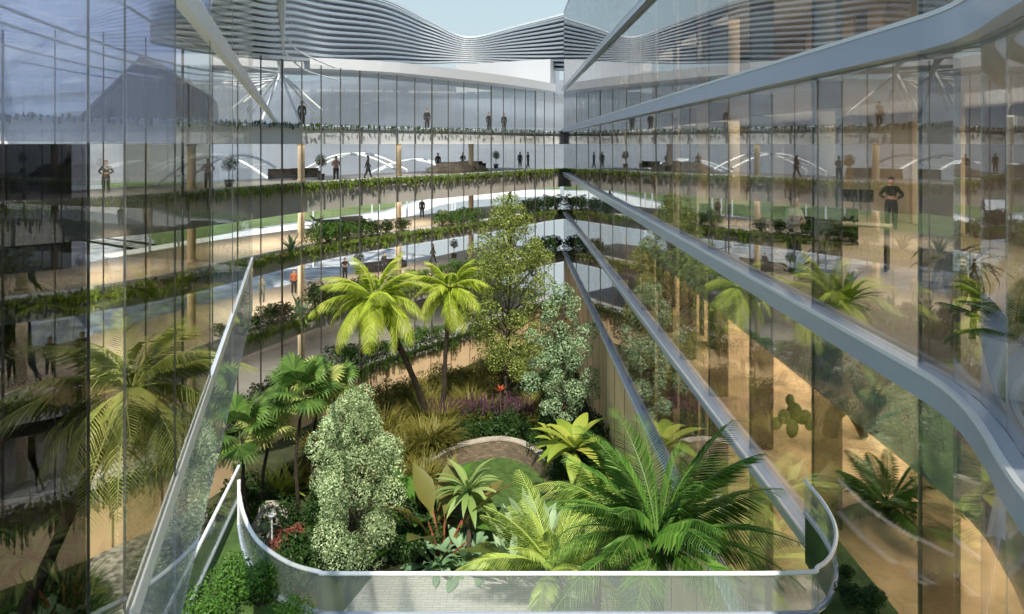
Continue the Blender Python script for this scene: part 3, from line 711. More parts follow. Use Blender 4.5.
# --- big palm in front, the bright fern beside it, a pale crown for its sunlit side
palm('palm_tree', (2.75, 13.6, 0), crown(658, 540, 13.2), 2.55, 36, M['palmG'], 'very large deep green feather palm filling the right front of the garden', ll=.52, seed=11, elev=(84, 4), r0=.16, width=.030, n=40, arch=(.7, 1.25), droop=.3)
palm('palm_tree', gp_(560, 0, 29.0), crown(553, 568, 28.3), 3.9, 20, M['palmL'], 'pale yellow green feather palm at the front rail left of the large green palm', ll=.85, seed=13, elev=(80, 14), r0=.2, width=.065, n=32, arch=(.6, 1.15), droop=.25)
palm('palm_tree', gp_(596, 0, 22.5), crown(600, 500, 22), 2.4, 14, M['palmL'], 'pale lime crown standing in for the sunlit left side of the large green palm', ll=.55, seed=17, elev=(70, -5), r0=.13, width=.04, n=28, arch=(.8, 1.3))  # lighter leaf colour carries the sun on the big palm's left side
# --- trees
broad_tree('tree', gp_(508, 0, 48), 14.6, 7.0, M['leafT'], 'tallest tree, slender yellow green and airy, between the palms and the building corner', 32000, .085, seed=4, z0=.22, nb=74, cr=.125, trunk_r=.15, prof=lambda t: (.55+.45*math.sin(PI*t*1.15))*(1-t**5*.6))
broad_tree('tree', gp_(562, 0, 41), 10.2, 4.5, M['leafS'], 'loose sage green tree with a thin dark trunk against the right facade', 11000, .085, seed=6, z0=.22, nb=40, cr=.12, trunk_r=.10)
broad_tree('tree', gp_(354, 0, 31.8), 7.9, 5.2, M['leafW'], 'dense silvery green rounded tree at the left front of the garden', 34000, .065, seed=9, z0=.06, nb=64, cr=.13, trunk_r=.13, prof=lambda t: (.72+.3*math.sin(PI*min(1, t*1.05)))*(1-t**4*.7))
# --- fan palms on the left
fan_palm('fan_palm', gp_(248, 0, 33.5), 5.6, 11, 1.3, M['fanleaf'], 'leftmost fan palm with a curved thin trunk behind the balustrade post', 2, lean=(-.4, 0), stem=1.0)
fan_palm('fan_palm', gp_(262, 0, 35), 5.0, 10, 1.2, M['palmO'], 'olive fan palm leaning close beside the leftmost fan palm', 3, lean=(.3, 0), stem=.9)
fan_palm('fan_palm', gp_(296, 0, 35), 6.9, 13, 1.35, M['fanleaf'], 'taller fan palm behind the silvery tree at the left', 4, lean=(.2, 0), stem=1.1)
fan_palm('fan_palm', gp_(312, 0, 36.5), 6.3, 12, 1.25, M['palmO'], 'darker fan palm just right of the tall left fan palm', 5, lean=(.2, 0), stem=1.0)
fan_palm('fan_palm', gp_(334, 0, 38), 6.0, 10, 1.2, M['fanleaf'], 'fan palm rising straight above the top of the silvery tree', 6, lean=(0, 0), stem=.9)
# --- broad leaved palm right of centre
def put(o, loc_, rz=0, sc=1): o.location = loc_; o.rotation_euler = (0, 0, rz); o.scale = (sc, sc, sc); return o
put(rosette('broadleaf_palm', 18, 2.2, .75, M['leafY'], 'broad leaved yellow green palm between the sage tree and the large palm', (70, -15), 1.1, .3, 21, 'palm', H=3.6, tr=.12, wav=.06), gp_(575, 0, 36))
put(rosette('broadleaf_palm', 12, 1.5, .5, M['leafY'], 'short broad leaved plant at the foot of the sage tree', (70, 0), 1.0, .2, 22, 'palm', H=1.2), gp_(556, 0, 40))
# --- centre front group
put(rosette('tree_fern', 28, 1.7, .36, M['starpalm'], 'light green star shaped palm with strap leaves on the left edge of the lawn', (75, -25), 1.1, .25, 23, 'plant', H=3.1, tr=.12), gp_(468, 0, 32.6))
put(rosette('banana_plant', 9, 2.2, .85, M['banana'], 'banana plant with large bronze green leaves on red stalks', (82, 30), .7, 1.7, 24, 'plant', stemmat=M['redstem'], wav=.12, sr=.045), gp_(443, 0, 32.4), 1.2, 1.3)
put(rosette('banana_plant', 8, 1.9, .8, M['leafB'], 'green banana plant behind the bronze leaved one', (82, 25), .9, 1.5, 25, 'plant', stemmat=M['redstem'], wav=.12, sr=.05), gp_(428, 0, 34.2), 0, 1.25)
for k, (x, Y, sc, lab) in enumerate(((464, 31.7, 1.2, 'grey green lobed leaf clump at the rail below the star shaped palm'), (436, 31.7, 1.0, 'grey green lobed leaf clump at the rail right of the silvery tree'), (488, 31.7, .9, 'grey green leaf clump at the rail on the lawn edge'))):
    put(rosette('philodendron', 22, .85, .36, M['agave'], lab, (78, 5), .9, .7, 30+k, 'plant', wav=.1), gp_(x, 0, Y), 0, sc*1.15)
# --- small red and coral accents
put(shrub('red_shrub', 1.7, 2.0, M['leafR'], 'dusky red leaved shrub left of the silvery tree', 1500, .09, 41), gp_(289, 0, 32.3))
put(shrub('red_shrub', 1.2, 1.1, M['leafP'], 'small purple shrub between the red shrub and the silvery tree', 700, .07, 42), gp_(311, 0, 31.6))
put(rosette('bromeliad', 10, .5, .16, M['leafOr'], 'coral red leaved plant on a thin stem under the tallest tree', (85, 40), .5, 0, 43, 'plant', H=2.6, tr=.05), gp_(500, 0, 44.5))
# --- purple flowering row behind the retaining wall
for k, (x, Y) in enumerate(((438, 46), (452, 46.6), (465, 45.8), (478, 46.5), (492, 45.8), (506, 46.4), (522, 46), (536, 46))):
    if k == 0: fp = put(shrub('flowering_shrub', 1.5, 2.0, M['leafD'], 'dark shrub topped with purple flower spikes in the row behind the stone wall', 600, .09, 50, M['leafP']), gp_(x, 0, Y)); fp['group'] = 'purple flowering shrubs behind the stone wall'
    else: c = copy_tree(fp); put(c, gp_(x, 0, Y), k, .85+.3*R.random())
# --- low dark shrubs along the top of the wall
def arcY(x):
    q = [(425, 461), (448, 448), (475, 441), (503, 438), (530, 445), (548, 458), (560, 474)]
    for (a, A), (b, B) in zip(q, q[1:]):
        if a <= x <= b: return 18.2*F/(lerp(A, B, (x-a)/(b-a))-HOR)
    return 39
for k in range(13):
    x = 430+k*10.6; Y = arcY(x)+.75
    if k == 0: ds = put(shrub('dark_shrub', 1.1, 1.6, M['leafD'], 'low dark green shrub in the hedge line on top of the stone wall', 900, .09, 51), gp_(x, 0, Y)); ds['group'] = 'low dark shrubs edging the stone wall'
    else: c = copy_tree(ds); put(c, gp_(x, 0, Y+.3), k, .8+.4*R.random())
# --- soft grasses and olive mounds
def grass(name, H, W, mat, label, n=420, seed=1):
    r = random.Random(seed); root = tag(empty(name), label, 'grass clump'); mb = MB()
    for _ in range(n):
        a = r.uniform(0, 2*PI); b = Vector((math.cos(a), math.sin(a), 0))*W*.18*r.random(); a2 = a+r.uniform(-.5, .5); blade(mb, a2, math.radians(r.uniform(55, 88)), H*r.uniform(.7, 1.15), .045, r.uniform(.6, 1.9), 0, .1, 4, b)
    mb.build('leaf_blades', mat, root); return root
og = grass('ornamental_grass', 1.9, 1.8, M['leafO'], 'soft olive ornamental grass clump in front of the sandstone wall', seed=60); og['group'] = 'olive ornamental grasses in the middle of the garden'
spots = [(398, 43), (384, 44), (412, 42), (424, 41.5), (405, 40.5), (392, 41.5), (455, 50), (470, 52), (480, 50), (440, 50.5), (428, 49), (415, 48), (402, 46), (388, 47), (372, 46), (420, 45), (455, 47), (470, 47.5), (486, 46.5), (530, 48), (545, 46), (540, 52), (520, 55), (555, 50), (366, 42), (378, 40.5), (412, 39.2), (398, 38.8), (424, 38.4), (340, 41), (352, 40), (330, 39.5), (362, 39), (374, 38.6), (345, 43), (318, 41), (386, 39.4), (432, 43.5), (444, 45.2), (420, 46), (556, 44), (436, 41.8)]
for k, (x, Y) in enumerate(spots):
    o = og if k == 0 else copy_tree(og); put(o, gp_(x, 0, Y), k*1.7, .8+.5*R.random())
om = shrub('olive_shrub', 2.3, 2.6, M['leafO'], 'rounded olive green shrub among the grasses below the far palms', 1800, .085, 61); om['group'] = 'rounded olive shrubs below the far palms'
for k, (x, Y) in enumerate(((462, 53), (480, 53.5), (446, 53), (405, 49), (430, 51.5), (392, 48), (500, 55), (350, 45.5), (362, 47))):
    o = om if k == 0 else copy_tree(om); put(o, gp_(x, 0, Y), k*1.3, .8+.5*R.random())
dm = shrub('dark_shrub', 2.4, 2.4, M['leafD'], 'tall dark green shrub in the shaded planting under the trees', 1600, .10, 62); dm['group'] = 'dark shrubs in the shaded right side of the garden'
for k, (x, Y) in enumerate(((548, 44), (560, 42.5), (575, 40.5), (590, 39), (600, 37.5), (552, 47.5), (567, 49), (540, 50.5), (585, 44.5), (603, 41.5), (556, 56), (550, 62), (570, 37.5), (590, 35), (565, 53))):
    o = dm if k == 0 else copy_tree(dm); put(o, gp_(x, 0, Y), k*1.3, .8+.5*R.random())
# rough undergrowth on the left
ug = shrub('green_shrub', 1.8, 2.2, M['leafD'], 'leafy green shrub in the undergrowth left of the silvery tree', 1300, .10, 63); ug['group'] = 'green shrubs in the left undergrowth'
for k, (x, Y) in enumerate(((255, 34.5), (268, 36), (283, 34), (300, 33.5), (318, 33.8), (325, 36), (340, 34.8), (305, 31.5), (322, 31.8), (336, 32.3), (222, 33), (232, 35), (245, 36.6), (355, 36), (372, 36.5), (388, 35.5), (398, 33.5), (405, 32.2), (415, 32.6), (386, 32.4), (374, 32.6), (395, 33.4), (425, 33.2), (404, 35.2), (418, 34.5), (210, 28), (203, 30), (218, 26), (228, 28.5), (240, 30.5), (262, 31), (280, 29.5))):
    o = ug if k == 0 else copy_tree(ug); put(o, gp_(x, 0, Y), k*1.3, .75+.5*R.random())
bp_ = rosette('strap_leaf_plant', 26, 1.7, .16, M['leafY'], 'spiky yellow green strap leaved plant in front of the sandstone wall on the left', (85, 20), .8, 0, 64); bp_['group'] = 'strap leaved plants on the left'
for k, (x, Y) in enumerate(((262, 37.5), (275, 38), (290, 38.5), (268, 34), (310, 39.5), (326, 40), (342, 41), (236, 34), (415, 36.5), (430, 36), (352, 43))):
    o = bp_ if k == 0 else copy_tree(bp_); put(o, gp_(x, 0, Y), k*1.3, .9+.4*R.random())
dl = grass('ornamental_grass', 1.5, 2.2, M['vineD'], 'dark rough grass clump at the foot of the far wall behind the left glass', 420, 65); dl['group'] = 'dark grasses behind the left glass'
for k in range(22):
    x = -5+R.random()*85 if k < 17 else 170+R.random()*25; Y = min(R.uniform(25, 29.5)+x*.008, FY(x)-3.2)
    o = dl if k == 0 else copy_tree(dl); put(o, gp_(x, 0, Y), k, .8+.6*R.random())
bg = rosette('bird_of_paradise_plant', 12, 1.5, .4, M['leafS'], 'grey green upright leaved plant on the shaded edge of the lawn', (85, 45), .5, 1.0, 66); bg['group'] = 'upright leaved plants on the right lawn edge'
for k, (x, Y) in enumerate(((519, 32.5), (530, 34), (548, 33), (512, 30.5))):
    o = bg if k == 0 else copy_tree(bg); put(o, gp_(x, 0, Y), k, 1)
# near hedges on the balcony ledge
hg = []
for k, (x, y, sc, lab) in enumerate(((232, 592, 1.0, 'bright leafy shrub at the lower left on the balcony ledge, leftmost'), (262, 600, 1.1, 'bright leafy shrub at the lower left on the balcony ledge, beside the curved glass'), (290, 628, .8, 'bright leafy shrub peeping up at the bottom edge left of the brick paving'), (205, 632, 1.0, 'bright leafy shrub in the bottom left between the two balustrades'))):
    p = on(x, y, 6.5); o = shrub('box_shrub', .55, .75, M['leafB'], lab, 2200, .028, 70+k); put(o, (p.x, p.y, Zh(6.56)), k, sc)
for k, (x, y, sc, lab) in enumerate(((850, 602, .8, 'dark leafy shrub at the bottom right just outside the curved glass'), (872, 612, .9, 'dark leafy shrub in the bottom right corner beside the facade'), (862, 575, .5, 'small dark shrub squeezed between curved glass and facade'))):
    p = on(x, y, 6.5); o = shrub('box_shrub', .45, .5, M['leafD'], lab, 1800, .028, 75+k); put(o, (min(p.x, 5.05), p.y, Zh(6.56)), k, sc)
# --- terrace planting
ta = rosette('agave', 22, 1.25, .17, M['agave'], '', (82, 5), .5, 0, 80)
tb = shrub('terrace_shrub', 1.5, 1.9, M['leafB'], '', 900, .10, 81)
td = shrub('terrace_shrub', 1.5, 2.0, M['leafD'], '', 900, .11, 82)
LV = {'upper': 2.70, 'second': 6.95, 'third': 11.3, 'lowest': 16.1}
def terr(lv, x, kind, sc, off=.8, lab=None, grp=None):
    proto = dict(a=ta, b=tb, d=td)[kind]; Y = FY(x)+off; p = at(x, 0, Y); o = proto if not USED.get(proto.name) else copy_tree(proto); USED[proto.name] = 1
    put(o, (p.x, p.y, Zh(LV[lv])+.01), R.uniform(0, 6), sc); o['label'] = lab
    if grp: o['group'] = grp
    elif 'group' in o: del o['group']
terr('second', 291, 'a', 1.15, lab='spiky agave alone at the left of the second terrace edge')
terr('third', 300, 'a', 1.25, lab='large agave on the third terrace edge left of the lime palm crown')
terr('third', 243, 'a', 1.25, lab='agave on the third terrace edge next to the left glass rail')
terr('lowest', 330, 'a', 1.0, lab='agave on the lowest terrace edge left of the leaning palm')
terr('lowest', 252, 'a', 1.2, lab='agave at the left end of the lowest terrace edge')
for lv, xs, kd, sc in (('second', (318, 328, 338, 348, 360), 'b', 1.0), ('second', (372, 386, 402), 'd', .9), ('second', (442, 452, 462, 474), 'b', .95), ('second', (528, 538, 548, 556), 'd', 1.2),
        ('third', (315, 326, 338, 350, 362), 'd', 1.15), ('third', (395, 410, 424, 440, 455, 470, 485), 'b', .9), ('third', (535, 545, 555), 'd', 1.1), ('third', (225, 258, 272, 283), 'd', .8),
        ('lowest', (300, 312, 345, 358, 372), 'd', 1.1), ('lowest', (385, 398, 410, 422, 436, 450), 'b', .85), ('lowest', (228, 240, 265, 280), 'd', .9)):
    nm = {'b': 'bright green', 'd': 'dark green'}[kd]; mid = sum(xs)/len(xs)
    wh = 'left' if mid < 300 else 'left centre' if mid < 368 else 'centre' if mid < 450 else 'right centre' if mid < 500 else 'right end'
    for x in xs: terr(lv, x, kd, sc*R.uniform(.85, 1.15), R.uniform(.8, 1.1), '%s leafy shrub in the planting at the %s of the %s terrace edge' % (nm, wh, lv), '%s shrubs, %s terrace, %s' % (nm, lv, wh))
# --- things inside the right building on the sandy floor
fl7 = Zh(7.0)+.0
p = on(786, 438, 7.0); cc = tag(empty('prickly_pear_cactus', (p.x+.15, p.y, fl7)), 'olive prickly pear cactus with round pads on the sandy floor behind the right glass', 'cactus')
def pad(q, rx, rz_, a, tilt):
    mb = MB(); n = 14; vs = []; 
    for j in range(7):
        ph = -PI/2+PI*j/6
        for k in range(n):
            th = 2*PI*k/n; v = Vector((rx*math.cos(ph)*math.cos(th), .06*math.cos(ph)*math.sin(th)+0, rz_*(1+math.sin(ph)))); v.rotate(Matrix.Rotation(tilt, 3, 'Y')); v.rotate(Matrix.Rotation(a, 3, 'Z')); vs.append(v+Vector(q))
    mb.add(vs, [(j*n+k, j*n+(k+1)%n, (j+1)*n+(k+1)%n, (j+1)*n+k) for j in range(6) for k in range(n)]); return mb
for q, rx, rz_, a, t in (((0, 0, 0), .17, .24, .2, 0), ((.02, 0, .42), .18, .22, -.2, .1), ((-.08, 0, .38), .17, .2, .3, -.75), ((.12, 0, .36), .17, .2, 0, .8), ((-.25, 0, .3), .16, .17, .2, -1.2), ((.3, 0, .25), .15, .17, .2, 1.2), ((0, .05, .75), .13, .15, .4, -.3)):
    pad(q, rx, rz_, a, t).build('cactus_pad', M['cactus'] if 'cactus' in M else M.setdefault('cactus', pmat('cactus_skin', (.14, .18, .06), .7, var=.3, scale=12)), cc, smooth=True)
p = on(845, 440, 7.0); lg = tag(empty('driftwood_log', (p.x, p.y, fl7)), 'dark bent wooden log arching on the sandy floor behind the right glass', 'log')
mb = MB(); mb.tube([(-.35, 0, .1), (-.3, 0, .55), (-.05, 0, .82), (.2, .05, .7), (.4, .1, .35), (.5, .1, .05)], [.17, .19, .2, .17, .14, .1], 10); mb.build('log', M['logw'], lg, smooth=True)
mb = MB(); mb.tube([(-.05, 0, .8), (.0, -.1, 1.0), (.1, -.15, 1.1)], [.08, .06, .03], 8); mb.build('branch_stub', M['logw'], lg)
p = on(868, 428, 7.0); put(rosette('agave', 14, 1.25, .24, M['agave'], 'blue grey agave right of the bent log behind the glass', (85, 35), .3, 0, 90), (p.x, p.y, fl7))
p = on(888, 520, 7.0)
palm('cycad', (p.x, p.y, fl7), (p.x, p.y, fl7+.28), 1.35, 20, M['palmG2'] if 'palmG2' in M else M.setdefault('palmG2', leafmat('cycad_leaf', (.03, .09, .015), (.10, .20, .04), .2)), 'dark green cycad spreading on the sandy floor behind the right glass', ll=.26, seed=31, r0=.12, elev=(70, 5), width=.035, n=34, arch=(.5, 1.0))
p = on(1003, 425, 2.92)
wp = tag(empty('potted_fern', (5.82, 8.1, Zh(2.92))), 'dark fern in a tall tapering white pot at the right edge of the picture', 'potted plant')
mb = MB(); mb.lathe([(0, 0), (.2, 0), (.22, .05), (.35, .66), (.36, .69), (.32, .69), (.31, .62), (0, .62)], 28); mb.build('pot', M['pot'], wp, smooth=True)
fm = [frond_mesh(.85, a_, 22, .17, M['palmG2'], 200+i, .035, .2) for i, a_ in enumerate((.7, 1.1, 1.5))]
for k in range(16):
    o = link(bpy.data.objects.new('frond', fm[k % 3]), wp, (0, 0, .64)); o.rotation_euler = (0, -math.radians(80-k*4), k*2.4)
put(rosette('dracaena', 26, .75, .09, M['leafO'], 'drooping yellow olive strap leaved plant standing inside the curved glass corner', (70, -50), 1.5, 0, 91, H=1.25, tr=.04), (6.25, 9.9, Zh(2.92)))
put(rosette('dracaena', 22, .65, .08, M['leafO'], 'second drooping strap leaved plant a step behind the corner one', (70, -50), 1.5, 0, 92, H=1.1, tr=.04), (6.9, 10.5, Zh(2.92)))
put(rosette('indoor_fern', 26, .75, .07, M['leafD'], 'dark arching plant on the upper floor behind the glass at the top right', (75, 5), 1.3, 0, 93), (6.25, 13.4, Zh(-1.6)))
for k, (Y, X, lab) in enumerate(((15.5, 6.3, 'agave like plant low behind the right glass beside the desk'), (19.5, 6.5, 'green plant left of the desk behind the right glass'), (23.5, 6.5, 'green plant farthest along behind the right glass'), (12.8, 6.1, 'spiky green plant behind the right glass above the slab edge'))):
    put(rosette('indoor_plant', 26, .8, .11, M['leafB'], lab, (80, 10), .8, 0, 95+k), (X, Y, Zh(2.92)))
# --- boulder, lamp
def boulder(name, loc_, sx, sy, sz, lab, m, seed=0):
    bm_ = bmesh.new(); bmesh.ops.create_icosphere(bm_, subdivisions=4, radius=1)
    for v in bm_.verts:
        n_ = noise.noise(v.co*1.3+Vector((seed, 0, 0)))*.28+noise.noise(v.co*4+Vector((seed, 3, 0)))*.07; v.co *= 1+n_; v.co.x *= sx; v.co.y *= sy; v.co.z = (v.co.z+.55)*sz
    me = bpy.data.meshes.new(name); bm_.to_mesh(me); bm_.free(); me.materials.append(m); o = bpy.data.objects.new(name, me); COL.objects.link(o); o.location = loc_; return tag(o, lab, 'boulder')
p = gp_(271, 0, 34.0); boulder('boulder', p, .85, .8, 1.35, 'upright pale grey boulder behind the white garden light on the left', M['rock'], 2)
p = at(452, 165, 60); boulder('boulder', (p.x, p.y+6, Zh(2.72)), 2.6, 1.2, .7, 'pale low mound of stone on the upper terrace behind a crouching figure', M['cap'], 5)
lamp = tag(empty('garden_light', gp_(272, 0, 32.3)), 'slim white garden light post with a flared top in front of the grey boulder', 'lamp')
mb = MB(); mb.lathe([(0, 0), (.09, 0), (.09, .04), (.035, .06), (.03, 2.0)], 12); mb.build('post', M['white'], lamp)
mb = MB(); mb.lathe([(.03, 2.0), (.16, 2.18), (.17, 2.21), (0, 2.23)], 16); mb.build('lamp_head', M['white'], lamp)
# --- white dishes of water lying on lawn edge
# ================================================================ furniture and people
def sofa():
    t = tag(empty('sofa'), '', 'sofa')
    mb = MB(); mb.box((-1.0, -.42, .12), (1.0, .42, .42)); mb.build('seat', M['fabric'], t)
    mb = MB(); mb.box((-1.0, .30, .42), (1.0, .45, .82)); mb.build('backrest', M['fabric'], t)
    for s_ in (-1, 1):
        mb = MB(); mb.box((s_*.92-.09, -.42, .12), (s_*.92+.09, .42, .62)); mb.build('armrest', M['fabric'], t)
        mb = MB(); mb.box((s_*.47-.42, -.38, .42), (s_*.47+.42, .28, .52)); mb.build('cushion', M['fabric'], t)
    for a in (-.9, .9):
        for b in (-.34, .34): mb = MB(); mb.box((a-.03, b-.03, 0), (a+.03, b+.03, .12)); mb.build('leg', M['dark'], t)
    return t
def ball_tree(seed=1):
    t = tag(empty('potted_tree'), '', 'potted tree'); mb = MB(); mb.lathe([(0, 0), (.22, 0), (.3, .45), (.27, .45), (.26, .4), (0, .4)], 16); mb.build('pot', M['dpot'], t)
    mb = MB(); mb.tube([(0, 0, .4), (.02, 0, 1.2)], .03, 6); mb.build('trunk', M['bark'], t)
    r = random.Random(seed); mb = MB(); leafcloud(mb, [(Vector((0, 0, 1.45)), .45), (Vector((.15, 0, 1.3)), .35), (Vector((-.18, .1, 1.3)), .35)], 900, .06, r); mb.build('foliage', M['leafD'], t); return t
sf = sofa()
for x, y, h, rz, lab in ((283, 180, 2.7, .5, 'dark sofa on the upper terrace, the one nearer the branching mast'), (306, 179, 2.7, .5, 'dark sofa on the upper terrace left of the crossed arms person'), (476, 169, 2.7, .6, 'dark sofa toward the right end of the upper terrace'), (334, 230, 6.95, .6, 'dark sofa on the second terrace left of the leafy planting'), (353, 226.5, 6.95, .6, 'dark sofa on the second terrace beside the leafy planting'), (374, 272, 11.3, .7, 'dark sofa on the third terrace above the lime palm crown'), (395, 268, 11.3, .7, 'second dark sofa on the third terrace above the lime palm crown')):
    p = on(x, y, h-.02); place(sf, USED, (p.x, p.y, Zh(h)+.03), rz, 1.0, lab)
bt = ball_tree()
for x, y, h, lab in ((321, 180, 2.7, 'round headed potted tree left of the crossed arms person'), (229, 187, 2.7, 'round headed potted tree behind the left glass on the upper terrace'), (496, 168, 2.7, 'round headed potted tree at the right of the upper terrace'), (359, 274, 11.3, 'round headed potted tree on the third terrace'), (454, 258, 11.3, 'round headed potted tree at the right of the third terrace')):
    p = on(x, y, h-.02); place(bt, USED, (p.x, p.y, Zh(h)+.03), R.random()*6, 1.0, lab)
p = on(317, 234, 6.93); put(rosette('potted_banana', 9, .9, .34, M['leafD'], 'dark leaved potted plant in a white pot left of the second terrace sofas', (80, 15), .9, .5, 97, 'potted plant', H=.5), (p.x, p.y, Zh(6.95)+.03))
# people: one skinned body each, in three poses
def body_mesh(pose, shirt, trousers, seed=0):
    J = {'pelvis': (0, 0, .95, .13), 'waist': (0, 0, 1.10, .115), 'chest': (0, -.01, 1.32, .14), 'neck': (0, -.01, 1.48, .055), 'head0': (0, -.02, 1.56, .07), 'head1': (0, -.02, 1.66, .095), 'head2': (0, -.01, 1.75, .075)}
    E = [('pelvis', 'waist'), ('waist', 'chest'), ('chest', 'neck'), ('neck', 'head0'), ('head0', 'head1'), ('head1', 'head2')]
    for s_, sd in ((-1, 'l'), (1, 'r')):
        J['sh'+sd] = (s_*.19, 0, 1.40, .06)
        if pose == 'hips': J['el'+sd] = (s_*.36, .02, 1.16, .042); J['wr'+sd] = (s_*.17, -.10, 1.06, .033); J['ha'+sd] = (s_*.11, -.13, 1.05, .035)
        elif pose == 'arms': J['el'+sd] = (s_*.30, -.05, 1.14, .042); J['wr'+sd] = (s_*.06, -.21, 1.16, .033); J['ha'+sd] = (-s_*.02, -.22, 1.20, .035)
        elif pose == 'walk': J['el'+sd] = (s_*.24, -s_*.08+.04, 1.13, .042); J['wr'+sd] = (s_*.24, -s_*.2, .90, .033); J['ha'+sd] = (s_*.23, -s_*.23, .82, .032)
        else: J['el'+sd] = (s_*.25, .02, 1.13, .042); J['wr'+sd] = (s_*.25, -.03, .88, .033); J['ha'+sd] = (s_*.24, -.05, .79, .032)
        st = s_*.20 if pose == 'walk' else 0
        J['hp'+sd] = (s_*.10, 0, .88, .095); J['kn'+sd] = (s_*.11, -st*.6-.02, .50, .065); J['an'+sd] = (s_*.12, -st*1.2+(.06 if st < 0 else 0), .09, .045); J['to'+sd] = (s_*.13, -st*1.2-.14, .035, .035)
        E += [('chest', 'sh'+sd), ('sh'+sd, 'el'+sd), ('el'+sd, 'wr'+sd), ('wr'+sd, 'ha'+sd), ('pelvis', 'hp'+sd), ('hp'+sd, 'kn'+sd), ('kn'+sd, 'an'+sd), ('an'+sd, 'to'+sd)]
    ks = list(J); me = bpy.data.meshes.new('b'); me.from_pydata([J[k][:3] for k in ks], [(ks.index(a), ks.index(b)) for a, b in E], []); o = bpy.data.objects.new('b', me); COL.objects.link(o)
    md = o.modifiers.new('s', 'SKIN'); md.use_smooth_shade = True; sv = me.skin_vertices[0].data
    for i, k in enumerate(ks): rf = 1.22 if k in ('chest', 'waist', 'pelvis', 'head1', 'head2', 'head0') else 1.45; sv[i].radius = (J[k][3]*rf, J[k][3]*rf*(.72 if k in ('chest', 'waist', 'pelvis') else 1)); sv[i].use_root = (k == 'pelvis')
    o.modifiers.new('u', 'SUBSURF').levels = 1
    dg = bpy.context.evaluated_depsgraph_get(); m2 = bpy.data.meshes.new_from_object(o.evaluated_get(dg)); bpy.data.objects.remove(o); m2.name = 'person'
    m2.materials.clear()
    for mm in (shirt, trousers, M['skin'], M['dark'], M['hair']): m2.materials.append(mm)
    for f in m2.polygons:
        c = f.center; hand = any((c-Vector(J['ha'+s][:3])).length < .075 for s in 'lr')
        f.material_index = 2 if hand or 1.49 < c.z <= 1.70 and c.y < .02 else 4 if c.z > 1.49 and (c.z > 1.70 or c.y >= .02) and c.z > 1.56 else 2 if c.z > 1.49 else 0 if c.z > .98 else 3 if c.z < .09 else 1
    return m2
def face_and_hair(o):
    mb = MB(); mb.lathe([(.0, .105), (.06, .09), (.098, .04), (.105, -.02), (.098, -.05)], 12); h = mb.build('hair', M['hair'], o, (0, .012, 1.70), True)
    mb = MB(); mb.add([(-.012, -.105, 1.63), (.012, -.105, 1.63), (0, -.135, 1.625), (0, -.108, 1.67)], [(0, 1, 2), (0, 2, 3), (1, 3, 2), (0, 3, 1)]); mb.build('nose', M['skin'], o)
cl = dict(grey=pmat('cloth_grey', (.16, .17, .18), .9), dk=pmat('cloth_dark', (.03, .03, .035), .9), red=pmat('cloth_orange', (.42, .13, .06), .9), stripe=pmat('cloth_rose', (.38, .24, .22), .9), lt=pmat('cloth_light', (.45, .45, .45), .9), navy=pmat('cloth_navy', (.03, .035, .06), .9))
bodies = {}
def person(x, y, h, pose, sh, tr, rz, lab, sc=1, loc_=None):
    k = (pose, sh, tr)
    if k not in bodies: bodies[k] = body_mesh(pose, cl[sh], cl[tr])
    o = bpy.data.objects.new('person', bodies[k]); COL.objects.link(o); p = loc_ or on(x, y, h-.03); o.location = (p[0], p[1], Zh(h)+.035 if not loc_ else p[2]); o.rotation_euler = (0, 0, rz); o.scale = (sc,)*3
    tag(o, lab, 'person'); face_and_hair(o); return o
person(208, 188.5, 2.7, 'hips', 'stripe', 'dk', .3, 'person with hands on hips in a rose top behind the left glass, upper terrace')
person(336, 181, 2.7, 'arms', 'stripe', 'dk', .3, 'person in rose top and dark trousers with folded arms, upper terrace edge')
person(368, 178.5, 2.7, 'walk', 'grey', 'grey', 1.7, 'person in grey walking, upper terrace right of the folded arms person')
person(438, 171.5, 2.7, 'stand', 'dk', 'dk', .3, 'person in black left of the pale stone mound on the upper terrace')
person(463, 170, 2.7, 'hips', 'dk', 'navy', -.5, 'dark dressed person in front of the pale stone mound, upper terrace')
person(520, 168, 2.7, 'stand', 'dk', 'dk', .3, 'left one of the dark dressed pair at the right end of the upper terrace')
person(528, 168, 2.7, 'walk', 'dk', 'navy', 2.2, 'right one of the dark dressed pair at the right end of the upper terrace')
person(422, 217.5, 6.95, 'stand', 'dk', 'dk', .3, 'person in black alone on the second terrace below the white path')
person(510, 205, 6.95, 'walk', 'dk', 'dk', 1.3, 'dark dressed person walking at the right of the second terrace behind the tree top')
person(294, 293, 11.3, 'stand', 'red', 'dk', .3, 'person in an orange top with dark trousers on the third terrace')
person(345, 279, 11.3, 'hips', 'dk', 'dk', .3, 'dark dressed person left of the potted tree on the third terrace')
person(384, 273, 11.3, 'stand', 'dk', 'navy', .8, 'dark dressed person between the third terrace sofas')
person(433, 263, 11.3, 'walk', 'dk', 'dk', 1.4, 'dark dressed person walking at the right of the third terrace')
person(262, 302, 11.3, 'stand', 'grey', 'grey', .3, 'person in grey on the third terrace beside the left glass rail')
person(366, 216, 6.95, 'stand', 'grey', 'dk', .3, 'person in grey far back on the second terrace') if False else None
for x, Y, lab in ((302, 48.5, 'dark figure above the white slab below the branching mast'), (427, 59, 'dark figure above the white slab at centre'), (489, 66, 'left one of the two dark figures above the white slab near the corner'), (504, 68, 'right one of the two dark figures above the white slab near the corner')):
    p = at(x, 0, Y); person(0, 0, 0, 'stand', 'dk', 'dk', .4, lab, 1, (p.x, p.y, Zh(-1.15)+.035))
person(0, 0, 0, 'arms', 'lt', 'dk', .6, 'person in a pale shirt standing just behind the right glass', 1, (6.35, 15.8, Zh(2.92)))
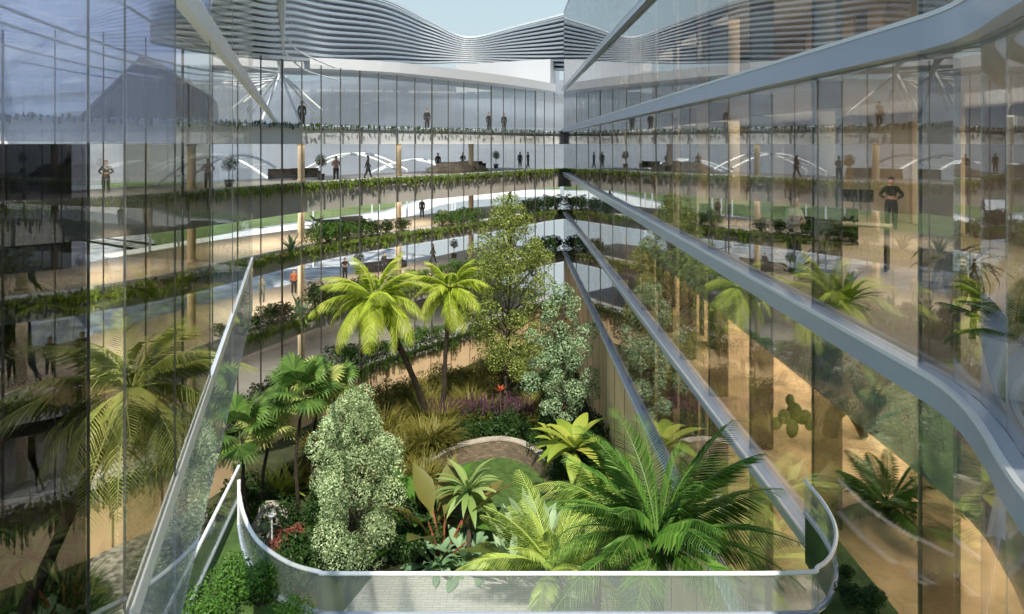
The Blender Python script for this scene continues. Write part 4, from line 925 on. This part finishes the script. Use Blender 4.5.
person(0, 0, 0, 'hips', 'dk', 'dk', -.5, 'dark silhouetted person in the bright warm room behind the right glass', 1, (12.3, 22.6, Zh(2.92)+.6)) if False else person(0, 0, 0, 'hips', 'dk', 'dk', -.5, 'dark silhouetted person in the bright warm room behind the right glass', 1, (13.0, 24.0, Zh(2.92)))
for k, (x, y, lab) in enumerate(((12, 268, 'leftmost dark figure behind the dark glass, third terrace'), (50, 264, 'middle one of three dark figures behind the dark glass, third terrace'), (82, 262, 'rightmost of three dark figures behind the dark glass, third terrace'))):
    p = at(x, 0, FY(x)+3.0) ; person(0, 0, 0, ('hips', 'stand', 'arms')[k], 'dk', 'dk', .5, lab, 1, (p.x, p.y, Zh(11.3)+.035))
p = at(106, 178, 38); person(0, 0, 0, 'hips', 'dk', 'dk', .3, 'dark figure on the upper terrace seen through the narrow clear left pane', 1, (p.x, p.y, Zh(2.7)+.035)); 
# indoor furniture on the floor behind the right glass
def shelf_unit():
    t = tag(empty('shelf_unit'), '', 'shelf')
    mb = MB()
    for a in (-.9, -.3, .3, .9): mb.box((a-.02, -.2, 0), (a+.02, .2, 1.1))
    mb.build('uprights', M['dark'], t)
    for z in (.05, .38, .72, 1.08): mb = MB(); mb.box((-.92, -.2, z), (.92, .2, z+.03)); mb.build('shelf', M['dark'], t)
    mb = MB(); mb.box((-.92, .18, 0), (.92, .2, 1.1)); mb.build('back_panel', M['logw'], t)
    return t
su = shelf_unit()
for X, Y, lab in ((6.75, 21.8, 'dark open shelf unit behind the right glass, farther one'), (7.95, 21.2, 'dark open shelf unit behind the right glass, middle one'), (9.2, 20.6, 'dark open shelf unit behind the right glass, nearest one')):
    place(su, USED, (X, Y, Zh(2.92)), -.15, .95, lab)
def desk():
    t = tag(empty('desk', (8.1, 16.6, Zh(2.92)), -.6), 'standing desk with a wide hanging screen behind the right glass', 'desk')
    mb = MB(); mb.box((-.8, -.35, 1.0), (.8, .35, 1.04)); mb.build('desk_top', M['tanwall'], t)
    for a in (-.7, .7): mb = MB(); mb.box((a-.03, -.3, 0), (a+.03, .3, 1.0)); mb.build('leg', M['dark'], t)
    mb = MB(); mb.box((-.42, -.02, 1.55), (.42, .03, 1.85)); sc_ = mb.build('screen', M['dark'], t)
    mb = MB(); mb.tube([(0, .02, 1.04), (0, .02, 1.6)], .02, 8); mb.build('screen_stand', M['dark'], sc_)
    return t
desk()
